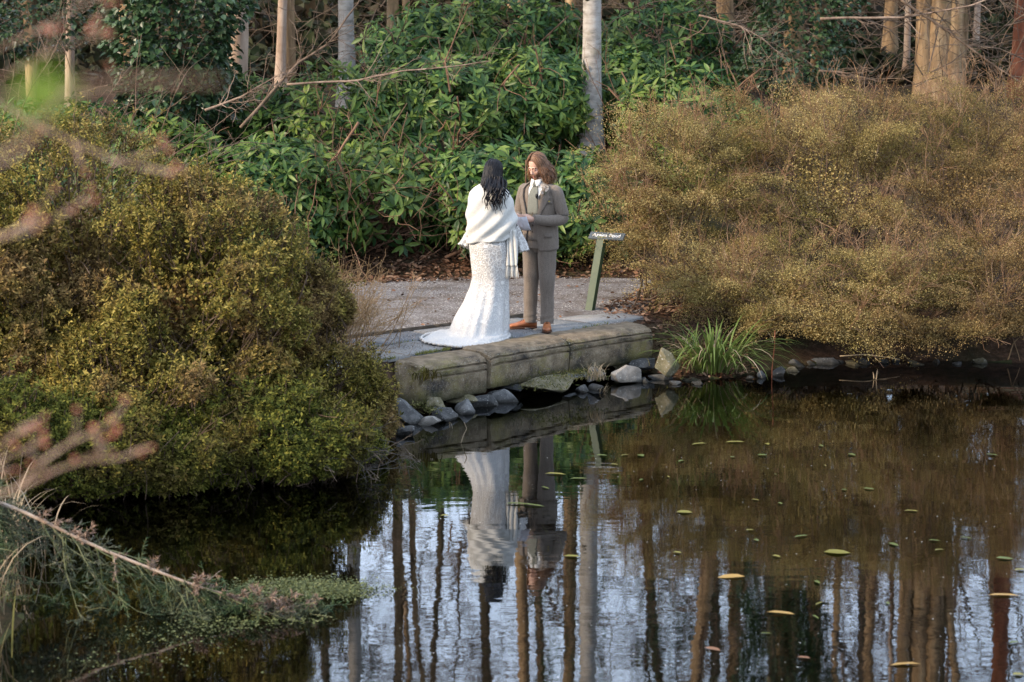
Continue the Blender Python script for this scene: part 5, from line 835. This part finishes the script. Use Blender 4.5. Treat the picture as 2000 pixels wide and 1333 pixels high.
for an, dr in ((ankA, (-.95, -.3, 0)), (ankB, (-.05, -1, 0))): limbw(body, [an + np.array((0, 0, -.01)), an + nrm(np.array(dr))*.08 + np.array((0, 0, -.04)), an + nrm(np.array(dr))*.19 + np.array((0, 0, -.058))], [.036, .032, .02])
ARM_L = [(.195, .01, 1.435), (.245, .02, 1.30), (.272, .03, 1.165), (.205, -.115, 1.145), (.105, -.255, 1.165)]; ARM_R = [(-.195, .01, 1.435), (-.245, .02, 1.30), (-.265, .0, 1.165), (-.19, -.14, 1.14), (-.085, -.27, 1.155)]
for A_ in (ARM_L, ARM_R): limbw(body, [bf(p) for p in A_], [.05, .045, .038, .034, .027])
def hand(sx):
    w = np.array((.10*sx, -.262, 1.165)); pal = np.array((.055*sx, -.318, 1.178)); limbw(body, [bf(w), bf((w+pal)/2), bf(pal)], [.027, .036, .034])
    for k in range(4):
        kn = pal + np.array((-.012*sx, -.012, .030-.021*k)); m1 = kn + np.array((-.036*sx, -.014, .004)); m2 = m1 + np.array((-.026*sx, .012, -.002)); L_ = (.9, 1.05, 1.0, .8)[k]; limbw(body, [bf(pal + np.array((0, 0, .02-.014*k))), bf(kn), bf(kn+(m1-kn)*L_), bf(kn+(m2-kn)*L_)], [.010, .0098, .009, .0075], n=10, k=8)
    b0 = w + np.array((-.012*sx, -.01, .022)); limbw(body, [bf(b0), bf(b0 + np.array((-.025*sx, -.025, .024))), bf(b0 + np.array((-.06*sx, -.045, .022)))], [.013, .0115, .009], n=10, k=8)
hand(1); hand(-1)
remeshed(body, 'body', SKIN, groom, .0055, 2)
def kid(mb, name, mats, par=groom, smooth=True): return mb.build(name, mats, par, smooth)
for s in (-1, 1):
    mb = MB(); ellip(mb, (s*.030, -.0835, .000), (.0155, .009, .0085), mh); e_ = kid(mb, 'eyelid', simple('eyelid', (.48, .275, .205), (.54, .32, .245), 30, .5, .3, 0)); mb = MB(); V, F = tubes(np.array([(s*.016, -.0915, -.006), (s*.03, -.0945, -.0085), (s*.045, -.086, -.005)]), np.array((.0007, .0012, .0007)), 6); mb.add(mh(V), F); o = mb.build('eyelash', DARKH, e_)
    mb = MB(); V, F = tubes(np.array([(s*.012, -.0955, .020), (s*.03, -.0945, .026), (s*.05, -.078, .021)]), np.array((.003, .0036, .002)), 6); mb.add(mh(V), F); kid(mb, 'eyebrow', DARKH)
mb = MB(); ellip(mb, (0, -.0985, -.076), (.017, .006, .0055), mh); ellip(mb, (0, -.0995, -.066), (.018, .005, .004), mh); kid(mb, 'lips', LIP)
mb = MB()
def beard_fn(U, Vv):
    r = 1.05 + .02*np.sin(U*23)*np.cos(Vv*31); x = .061*r*np.sin(U)*np.cos(Vv); y = -.028 - .064*r*np.cos(U)*np.cos(Vv); z = -.03 + .086*r*np.sin(Vv); return mh(np.stack((x, y, z), -1))
patch(mb, beard_fn, np.radians(np.linspace(-82, 82, 22)), np.radians(np.linspace(-72, -48, 6))); 
for s in (-1, 1): patch(mb, beard_fn, np.radians(np.linspace(s*34, s*84, 9)), np.radians(np.linspace(-48, -8, 9)))
ellip(mb, (0, -.072, -.103), (.030, .026, .022), mh); ellip(mb, (.013, -.0985, -.0555), (.017, .0075, .0058), mh); ellip(mb, (-.013, -.0985, -.0555), (.017, .0075, .0058), mh)
for s in (-1, 1): ellip(mb, (s*.029, -.088, -.073), (.007, .008, .018), mh)
solid(kid(mb, 'beard', BEARD), .004, 1)
mb = MB(); locks(mb, mh, 430, (60, 178), (.15, .25), .038, .012, .0066, seed=3, k=5); locks(mb, mh, 90, (55, 178), (.16, .27), .06, .018, .002, seed=31, k=4, wl_=12); locks(mb, mh, 90, (50, 80), (.14, .2), .03, .008, .006, seed=8, topy=(-.07, -.03), k=5)
ellip(mb, (0, .022, .035), (.083, .100, .103), mh); kid(mb, 'hair', AUB)
# shirt, waistcoat, tie, jacket
def gapf(z): return np.radians(np.interp(z, [.83, .95, 1.12, 1.25, 1.40, 1.50, 1.56], [24, 15, 13, 20, 33, 42, 46]))
zs = np.linspace(.835, 1.525, 40)
mb = MB(); patch(mb, lambda U, V_: bf(torso(U, V_, -.020)), np.linspace(-math.pi, math.pi, 49), np.linspace(1.0, 1.535, 30)); shirt = kid(mb, 'shirt', SHIRT)
mb = MB(); V, F = tubes(np.array([(0, .006, 1.515), (0, -.004, 1.545), (0, -.012, 1.572)]), np.array((.072, .066, .064)), 26); mb.add(bf(V), F)
for s in (-1, 1): mb.add(bf(np.array([(s*.004, -.085, 1.548), (s*.066, -.055, 1.562), (s*.062, -.085, 1.50), (s*.03, -.106, 1.488)])), [(0, 1, 2, 3)])
solid(mb.build('collar', SHIRT, shirt), .003)
def vg(z): return np.radians(np.interp(z, [.9, 1.235, 1.25, 1.46, 1.52], [0, 0, 2, 24, 34]))
mb = MB(); zv = np.concatenate((np.linspace(.93, 1.235, 14), np.linspace(1.25, 1.5, 12))); Vg = []
patch(mb, lambda U, Z_: bf(torso(vg(Z_) + U*(2*math.pi-2*vg(Z_)), Z_, -.012)), np.linspace(0, 1, 61), zv); waist = solid(kid(mb, 'waistcoat', TWEED), .003)
for z in (1.215, 1.15, 1.085, 1.02): mb = MB(); ellip(mb, torso(np.array(0.0), np.array(z), -.008), (.009, .004, .009), bf); mb.build('button', BUTTON, waist)
mb = MB(); patch(mb, lambda U, Z_: bf(torso(U*np.interp(Z_, [1.2, 1.44, 1.50], [.042, .026, .014])/.13, Z_, -.010)), np.linspace(-1, 1, 7), np.linspace(1.2, 1.505, 14)); ellip(mb, (0, -.083, 1.510), (.021, .015, .022), bf); solid(kid(mb, 'tie', TIE), .004, 1)
mb = MB()
def jack(U, Z_):
    th = gapf(Z_)+U*(2*math.pi-2*gapf(Z_)); off = .004 + .004*np.sin(th*5+Z_*9) + .004*np.sin(Z_*38+th*3)*np.exp(-((Z_-1.1)/.08)**2); return bf(torso(th, Z_ - .012*np.cos(th)*(Z_ < .9), off))
patch(mb, jack, np.linspace(0, 1, 73), zs); jacket = solid(kid(mb, 'jacket', TWEED), .006)
mb = MB()
for A_, sd_ in ((ARM_L, 0), (ARM_R, 4)): limb(mb, [bf(np.array((A_[0][0]*.72, .012, 1.478)))] + [bf(np.array(p)) for p in A_], [.028, .071, .067, .063, .054, .048], n=34, k=18, wr=.05, seed=sd_, wf=11)
for s in (-1, 1): ellip(mb, (s*.165, .013, 1.435), (.072, .07, .046), bf)
mb.build('sleeve', TWEED, jacket)
for s in (-1, 1):
    mb = MB(); wlp = lambda Z_: np.radians(np.interp(Z_, [1.12, 1.2, 1.375, 1.385, 1.40, 1.50, 1.53], [1, 10, 26, 27, 17, 15, 10]))
    patch(mb, lambda U, Z_: bf(torso(s*(gapf(Z_)-.02+U*wlp(Z_)), Z_, .012 + .005*U)), np.linspace(0, 1, 6), np.linspace(1.12, 1.53, 34)); solid(mb.build('lapel', TWEEDL, jacket), .005, 0)
    mb = MB(); patch(mb, lambda U, Z_: bf(torso(s*U, Z_, .013)), np.radians(np.linspace(40, 72, 8)), np.linspace(.965, 1.01, 3)); solid(mb.build('pocket_flap', TWEEDL, jacket), .005, 0)
mb = MB(); patch(mb, lambda U, Z_: bf(torso(U, Z_, .011)), np.radians(np.linspace(44, 66, 6)), np.linspace(1.318, 1.338, 3)); solid(mb.build('breast_pocket', TWEEDL, jacket), .004, 0)
mb = MB(); mb.add(bf(np.array([torso(np.radians(47), np.array(1.336), .014), torso(np.radians(57), np.array(1.336), .014), torso(np.radians(53), np.array(1.35), .012), torso(np.radians(48), np.array(1.346), .012)])), [(0, 1, 2, 3)]); solid(mb.build('pocket_square', BRASS, jacket), .003, 1)
# buttonhole flowers and clip-on microphone
fl = MB(); fc_ = torso(np.radians(35), np.array(1.455), .03); CREAM = leafmat('cream_petals', [(.62, .52, .42), (.72, .64, .55), (.66, .55, .48), (.78, .73, .66)], transl=.2, rough=.6); r9 = np.random.default_rng(4)
for k in range(9):
    c = fc_ + np.array((r9.normal(0, .026), -.012+r9.normal(0, .008), r9.normal(0, .030))); a = np.arange(7)*.9; D = nrm(np.c_[np.cos(a), -.7*np.ones(7), np.sin(a)]); Xa, Ya, Za = axes(D, r9.uniform(0, 6, 7)); V, F = place(iv_v, iv_f, np.tile(c, (7, 1)), Xa, Ya, Za, np.full(7, r9.uniform(.018, .03))); fl.add(bf(V), F)
bout = kid(fl, 'buttonhole_flowers', CREAM, groom, False); fl = MB(); D = rdir(16)*np.array((1, .3, 1)) + np.array((0, -.2, .2)); Xa, Ya, Za = axes(D); V, F = place(rh_v, rh_f, np.tile(fc_, (16, 1)), Xa, Ya, Za, r9.uniform(.03, .055, 16)); fl.add(bf(V), F); fl.build('foliage_sprig', leafmat('sage_sprig', [(.10, .10, .06), (.2, .19, .13), (.3, .24, .17)]), bout, False)
mb = MB(); c = torso(np.radians(13), np.array(1.395), .012); limb(mb, [bf(c+np.array((0, 0, .02))), bf(c+np.array((0, -.006, -.005))), bf(c+np.array((.0, 0, -.028)))], [.013, .014, .006], n=8, k=8); kid(mb, 'microphone', BLACK)
# trousers: pelvis and legs with creases and breaks at the ankle
mb = MB()
for hip, an, sd_ in ((hipR, ankA, 2.), (hipL, ankB, 7.)):
    P = cat_rom([hip + np.array((0, 0, .06)), hip*.72+an*.28+np.array((0, -.01, .01)), (hip+an)/2+np.array((0, -.022, .03)), hip*.22+an*.78+np.array((0, .006, 0)), an + np.array((0, .0, -.025))], 44); t = np.linspace(0, 1, 44); R = np.interp(t, [0, .22, .5, .8, 1], [.110, .098, .080, .071, .069]); k = 22; V, F = tubes(P, R, k); c = P.repeat(k, 0); tt = t.repeat(k); d_ = V-c; fold = .06*wob(V*np.array((1, 1, 1.6))+sd_, 8, 2) + .11*np.exp(-((tt-.93)/.05)**2)*np.sin(tt*95+np.arctan2(d_[:, 1], d_[:, 0])*1.5)
    fr_ = nrm(np.array((-.45, -.9, 0))); crease = .16*np.clip((nrm(d_) @ fr_)-.86, 0, 1)/.14; V = c + d_*(1+fold+crease)[:, None]; mb.add(V, F)
patch(mb, lambda U, Z_: bf(torso(U, Z_, -.02)*np.array((1, 1, 1))), np.linspace(-math.pi, math.pi, 41), np.linspace(.85, 1.0, 6)); ellip(mb, (0, 0, .87), (.165, .115, .09), bf); kid(mb, 'trousers', TWEED)
def shoe(an, dr):
    d_ = nrm(np.array((*dr, 0.))); s_ = np.array((-d_[1], d_[0], 0)); xs_ = np.linspace(-.07, .235, 22); hw = np.interp(xs_, [-.07, -.05, 0, .08, .15, .20, .225, .235], [.018, .032, .035, .041, .047, .040, .026, .006]); ht = np.interp(xs_, [-.07, -.05, 0, .05, .09, .15, .21, .235], [.05, .078, .088, .085, .068, .048, .038, .022]); b0 = np.array((an[0], an[1], 0)); mb = MB(); k = 14; a = np.linspace(0, 2*math.pi, k, endpoint=False); V = []
    for x_, w_, h_ in zip(xs_, hw, ht):
        for q in a: V.append(b0 + d_*x_ + s_*w_*np.sign(math.cos(q))*abs(math.cos(q))**.8 + np.array((0, 0, .014 + h_*(.5+.5*math.sin(q)))))
    i = np.arange(21)[:, None]*k; j = np.arange(k)[None]; j2 = (j+1) % k; mb.add(V, np.stack((i+j, i+k+j, i+k+j2, i+j2), -1).reshape(-1, 4)); mb.F += [np.array([np.arange(k)]), np.array([21*k+np.arange(k)[::-1]])]; mb.mi += [np.zeros(1)]*2; o = kid(mb, 'shoe', LEATHER); sb = MB(); V = []
    for x_, w_ in zip(xs_, hw):
        lift = .012 if .01 < x_ < .07 else 0
        for q, z_ in ((1, .016), (1, lift), (-1, lift), (-1, .016)): V.append(b0 + d_*x_ + s_*(w_+.004)*q + np.array((0, 0, z_)))
    i = np.arange(21)[:, None]*4; j = np.arange(4)[None]; j2 = (j+1) % 4; sb.add(V, np.stack((i+j, i+4+j, i+4+j2, i+j2), -1).reshape(-1, 4)); sb.F += [np.array([[0, 1, 2, 3]]), np.array([[87, 86, 85, 84]])]; sb.mi += [np.zeros(1)]*2; sb.build('sole', SOLE, o, False); lb = MB()
    for q in (.075, .092, .109): h_ = np.interp(q, xs_, ht)+.016; add_tubes(lb, np.array([b0 + d_*q - s_*.018 + np.array((0, 0, h_-.004)), b0 + d_*q + np.array((0, 0, h_+.003)), b0 + d_*q + s_*.018 + np.array((0, 0, h_-.004))]), np.array((.002, .0025, .002)), 5)
    lb.build('laces', SOLE, o)
shoe(ankA, (-.97, -.24)); shoe(ankB, (-.03, -1))
# folded paper in his hands
pm = MB(); c = np.array((.055, -.372, 1.125))
for sgn_ in (-1, 1):
    us = np.linspace(0, .085, 6); V = [bf(c + np.array((sgn_*u*.93, -.45*v, .02*u/.1 + v*.85 - .004*math.sin(u*20)))) for v in np.linspace(-.085, .085, 4) for u in us]; i = (np.arange(3)[:, None]*6+np.arange(5)[None]).ravel(); pm.add(np.array(V)+np.array(groom.location), np.stack((i, i+1, i+7, i+6), -1))
paper = pm.build('paper', PAPER); solid(paper, .0012, 0); tag(paper, 'folded white paper held in the hands of the man in tweed', 'paper')

# ---- bride, seen from behind
bp_ = on_z(958, 658, ZT); bride = empty('person', (bp_[0], bp_[1], ZT+.003), 0, 'woman with long black wavy hair in white lace gown and shawl, seen from behind', 'person'); B = np.array((bp_[0], bp_[1], ZT+.003))
TB = math.radians(150); RB = np.array(((math.cos(TB), -math.sin(TB), 0), (math.sin(TB), math.cos(TB), 0), (0, 0, 1)))
def bb_(P): return np.asarray(P) @ RB.T
hb = np.array((.035, .04, 1.665)); TLB = math.radians(14); RXB = np.array(((1, 0, 0), (0, math.cos(TLB), -math.sin(TLB)), (0, math.sin(TLB), math.cos(TLB))))
def mhb(V): return bb_(np.asarray(V)*.97 @ RXB.T) + hb
body = MB(); head_prims(body, mhb); limb(body, [(.0, .0, 1.42), (.015, .01, 1.5), (.03, .03, 1.6)], [.055, .048, .046]); limb(body, [(0, 0, .85), (0, 0, 1.0), (0, 0, 1.15), (0, 0, 1.32), (0, 0, 1.42)], [.15, .14, .105, .12, .06]); limb(body, [(-.15, .04, 1.4), (.15, -.03, 1.4)], [.05, .05])
for s, fx in ((-1, -.04), (1, .04)): limb(body, [(s*.08, 0, .88), (s*.06, 0, .5), (s*.05, 0, .09)], [.085, .058, .038]); limb(body, [(s*.05, 0, .08), (s*.05+.04, .07, .05), (s*.05+.08, .14, .03)], [.034, .032, .02])
limb(body, [(-.155, .04, 1.40), (-.20, .07, 1.12), (-.06, .24, 1.07), (.02, .30, 1.09)], [.045, .038, .03, .024]); limb(body, [(.155, -.02, 1.40), (.215, .02, 1.13), (.20, .22, 1.08), (.17, .30, 1.09)], [.045, .038, .03, .024])
for c in ((.05, .33, 1.1), (.15, .34, 1.1)):
    ellip(body, c, (.03, .04, .02))
    for k in range(5): limb(body, [np.array(c) + np.array((-.02+.01*k, .02, 0)), np.array(c) + np.array((-.024+.012*k, .06, -.002)), np.array(c) + np.array((-.02+.01*k, .085-.012*abs(k-2), -.02))], [.009, .008, .006], n=8, k=8)
remeshed(body, 'body', SKIN, bride, .009, 3)
mb = MB(); locks(mb, mhb, 380, (50, 180), (.20, .32), .014, .011, .0075, seed=21, hs=.97, nseg=24, k=5); ellip(mb, (0, .018, .032), (.083, .104, .106), mhb); r7 = np.random.default_rng(77)
for k in range(30):                                             # long curling ends over the shawl, toward the viewer
    x0 = -.055 + .125*(k/29) + r7.normal(0, .01); z_end = r7.uniform(1.26, 1.38); t = np.linspace(0, 1, 26); ph = r7.uniform(0, 6.28); am = r7.uniform(.006, .014); sprd = (x0-.01)*r7.uniform(.2, .7)
    P = np.c_[hb[0] + x0 + sprd*t + am*np.sin(t*15+ph)*np.minimum(1, t*2.5), -.075 - .125*ss(0, .45, t) + .008*np.cos(t*15+ph) + .012*r7.normal(), 1.64 + (z_end-1.64)*t]; add_tubes(mb, P, r7.uniform(.007, .0125)*np.interp(t, [0, .15, .6, 1], [.8, 1, .8, .15]), 6)
for k in range(7):
    t = np.linspace(0, 1, 22); x0 = .075 + .006*k; P = np.c_[hb[0] + x0 + .055*t*(k/6) + .012*np.sin(t*12+k), -.05 - .10*ss(0, .5, t) + .01*np.cos(t*12+k), 1.60 + (-.24+.012*k)*t]; add_tubes(mb, P, .009*np.interp(t, [0, .6, 1], [1, .8, .12]), 6)
kid(mb, 'hair', JET, bride)
mb = MB(); n = 26; P = np.c_[hb[0] - .087 + r7.normal(0, .006, n), .0 + r7.normal(0, .012, n), 1.69 + r7.normal(0, .035, n)]; Xa, Ya, Za = axes(rdir(n)); mb.add(*place(iv_v, iv_f, P, Xa, Ya, Za, r7.uniform(.010, .018, n))); kid(mb, 'hair_comb', leafmat('pearl', [(.6, .6, .58), (.75, .75, .74)], transl=.1), bride, False)
m, nt, b = newmat('shawl_wool', .95, .1); p = opos(nt); nt.links.new(ramp(nt, noise(nt, p, 60, 4), [(.3, (.50, .485, .45)), (.7, (.59, .575, .54))]), b.inputs['Base Color']); b.inputs['Sheen Weight'].default_value = .3; bump(nt, b, noise(nt, p, 160, 3), .35, .004); WOOL = m
m, nt, b = newmat('lace', .8, .2); p = opos(nt); wv = nd(nt, 'ShaderNodeVectorMath', {0: p, 1: nd(nt, 'ShaderNodeVectorMath', {0: nd(nt, 'ShaderNodeTexNoise', {'Vector': p, 'Scale': 9.0}).outputs['Color'], 'Scale': .05}, operation='SCALE').outputs[0]}, operation='ADD').outputs[0]
vo = nd(nt, 'ShaderNodeTexVoronoi', {'Vector': wv, 'Scale': 21.0}); sn = nd(nt, 'ShaderNodeMath', {0: nd(nt, 'ShaderNodeMath', {0: vo.outputs['Distance'], 1: 15.0}, operation='MULTIPLY').outputs[0]}, operation='SINE').outputs[0]; v2 = nd(nt, 'ShaderNodeTexVoronoi', {'Vector': wv, 'Scale': 40.0}, feature='DISTANCE_TO_EDGE').outputs['Distance']
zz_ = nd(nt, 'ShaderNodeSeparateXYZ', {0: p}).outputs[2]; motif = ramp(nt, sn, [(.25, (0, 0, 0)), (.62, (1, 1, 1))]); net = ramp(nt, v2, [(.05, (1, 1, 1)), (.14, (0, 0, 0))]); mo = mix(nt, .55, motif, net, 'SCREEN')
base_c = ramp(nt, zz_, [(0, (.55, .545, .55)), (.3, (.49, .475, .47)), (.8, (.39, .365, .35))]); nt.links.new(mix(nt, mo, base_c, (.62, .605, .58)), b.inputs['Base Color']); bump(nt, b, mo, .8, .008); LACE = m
# gown: straight to the knee, then a train swept to her left over the slabs
hem_px = [(995, 657), (993, 664), (975, 670), (950, 676), (920, 680), (895, 681), (870, 678), (845, 675), (828, 671), (821, 663), (832, 657), (850, 653), (880, 648), (915, 643), (950, 641), (980, 646)]
hem = np.array([on_z(a, b_, ZT+.004) for a, b_ in hem_px]) - B; n = 128; hc = np.array((-.0, 0, 0)); T_ = np.linspace(0, len(hem), n, endpoint=False); hq = np.concatenate((hem, hem[:1])); k = T_.astype(int); f = (T_-k)[:, None]; hw_ = hq[k]*(1-f)+hq[k+1]*f
for _ in range(6): hw_ = (np.roll(hw_, 1, 0)+2*hw_+np.roll(hw_, -1, 0))/4
ang0 = np.arctan2(hw_[:, 1], hw_[:, 0]+.02); a_cum = np.unwrap(ang0); a_cum = -np.linspace(0.0, 2*math.pi, n, endpoint=False) if a_cum[-1] < a_cum[0] else np.linspace(0.0, 2*math.pi, n, endpoint=False)
mb = MB(); zs = np.concatenate(([.002, .012, .022, .035, .055], np.linspace(.085, 1.02, 44))); rings = []
for z in zs:
    a = np.interp(z, [0, .52, .75, .93, 1.02], [.175, .186, .196, .202, .185]); b_ = np.interp(z, [0, .52, .75, .93, 1.02], [.15, .15, .165, .17, .15]); cx = np.interp(z, [0, .52, .98], [.005, .002, -.010]); col = np.c_[cx + a*np.cos(a_cum), b_*np.sin(a_cum), np.full(n, z)]
    w = np.interp(z, [0, .012, .022, .035, .055, .1, .21, .36, .5, .6], [1, .86, .72, .60, .52, .46, .36, .17, .05, 0]); hz = hw_.copy(); hz[:, 2] = z; q = col*(1-w)+hz*w; q[:, 2] = z + .16*np.clip(min(w-.5, 1.0-w), 0, .25)*(1+.9*wob(np.c_[q[:, :2], 0*a_cum], 11, 2))
    fold = .020*w**.6*np.sin(a_cum*13+1.2*np.sin(a_cum*3))*min(1, z/.05) + .006*np.sin(a_cum*6+z*7); ctr = np.array((cx, 0, 0)); dv = q-ctr; dv[:, 2] = 0; q = q + nrm(dv)*fold[:, None]*(1 if z > .01 else 0); rings.append(q)
V = np.concatenate(rings); i = np.arange(len(zs)-1)[:, None]*n; j = np.arange(n)[None]; j2 = (j+1) % n; mb.add(V, np.stack((i+j, i+j2, i+n+j2, i+n+j), -1).reshape(-1, 4))
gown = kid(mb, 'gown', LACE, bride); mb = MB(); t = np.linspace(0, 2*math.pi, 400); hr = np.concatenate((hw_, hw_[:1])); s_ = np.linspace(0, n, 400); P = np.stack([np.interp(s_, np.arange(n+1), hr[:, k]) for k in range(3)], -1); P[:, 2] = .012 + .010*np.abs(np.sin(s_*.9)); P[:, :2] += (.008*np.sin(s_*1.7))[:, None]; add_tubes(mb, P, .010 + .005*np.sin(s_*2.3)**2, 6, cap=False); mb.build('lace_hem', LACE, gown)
# shawl wrapped round the shoulders and arms
zs = np.linspace(0, 1, 40); n = 120; A_ = np.linspace(0, 2*math.pi, n, endpoint=False); zk = [.97, 1.0, 1.10, 1.18, 1.30, 1.40, 1.47, 1.52, 1.555, 1.575]; x0 = [-.222, -.232, -.238, -.243, -.243, -.236, -.212, -.165, -.10, -.055]; x1 = [.20, .225, .268, .278, .255, .225, .185, .145, .12, .10]; dp = [.165, .172, .185, .19, .188, .175, .145, .115, .085, .065]; V = []
for s in zs:
    top = 1.572; low = .972 + .095*ss(.35, 1, np.cos(A_)) + .012*np.sin(A_*3); z = low + (top-low)*s; xa, xb_, d_ = np.interp(z, zk, x0), np.interp(z, zk, x1), np.interp(z, zk, dp); cx = (xa+xb_)/2; a = (xb_-xa)/2; q = np.c_[cx + a*np.sign(np.cos(A_))*np.abs(np.cos(A_))**.85, .02 + d_*np.sin(A_), z]
    u = q[:, 0]*1.0 - (q[:, 2]-1.2)*.95; fo = .012*np.sin(u*34+np.sin(q[:, 2]*9)*1.1)*ss(1.50, 1.2, z) + .010*wob(q+3, 7, 2) + .016*np.exp(-((z-low)/.03)**2)*(1-.0*z); q[:, :2] += nrm(np.c_[np.cos(A_), np.sin(A_)])*fo[:, None]; V.append(q)
V = np.concatenate(V); i = np.arange(39)[:, None]*n; j = np.arange(n)[None]; j2 = (j+1) % n; mb = MB(); mb.add(V, np.stack((i+j, i+j2, i+n+j2, i+n+j), -1).reshape(-1, 4)); shawl = solid(kid(mb, 'shawl', WOOL, bride), .012)
mb = MB(); zs = np.linspace(1.10, .735, 22); us = np.linspace(-1, 1, 15)                       # hanging shawl end
Pp = np.array([[(.215 + .052*u*(1 if z < 1.0 else .8) + .02*(1.0-z), -.085 + .014*math.sin(u*7+z*6) - .02*(1-z), z) for u in us] for z in zs]); i = (np.arange(21)[:, None]*15+np.arange(14)[None]).ravel(); mb.add(Pp.reshape(-1, 3), np.stack((i, i+1, i+16, i+15), -1)); tail = solid(mb.build('shawl_end', WOOL, shawl), .012); mb = MB()
for u in np.linspace(-1, 1, 24): P0 = np.array((.215 + .052*u + .0053, -.085 + .014*math.sin(u*7+4.4) - .005, .74)); t = np.linspace(0, 1, 7)[:, None]; P = P0 + t*np.array((.012*u + r7.normal(0, .005), r7.normal(0, .006), -.125 + r7.normal(0, .008))); add_tubes(mb, P, np.linspace(.0042, .003, 7), 5)
mb.build('fringe', WOOL, tail)
def bell(P, R, name, seed):
    mb = MB(); Q = cat_rom(P, 16); k = 40; Rr = np.interp(np.linspace(0, 1, 16), np.linspace(0, 1, len(R)), R); V, F = tubes(Q, Rr, k); c = Q.repeat(k, 0); tt = np.linspace(0, 1, 16).repeat(k); an = np.tile(np.arange(k)*2*math.pi/k, 16); V = c + (V-c)*(1+.16*tt*np.sin(an*6+seed) + .05*wob(V+seed, 20, 2))[:, None]; V[:, 2] += .010*np.sin(an*12)*(tt > .95); mb.add(V, F); o = kid(mb, name, LACE, bride); solid(o, .003); return o
bell([(.235, .03, 1.12), (.27, .04, 1.03), (.305, .03, .94), (.322, .02, .865)], [.05, .058, .066, .075], 'sleeve', 1); bell([(-.20, .06, 1.05), (-.225, .07, 1.0), (-.245, .06, .955), (-.262, .05, .915)], [.045, .05, .055, .065], 'sleeve', 4)
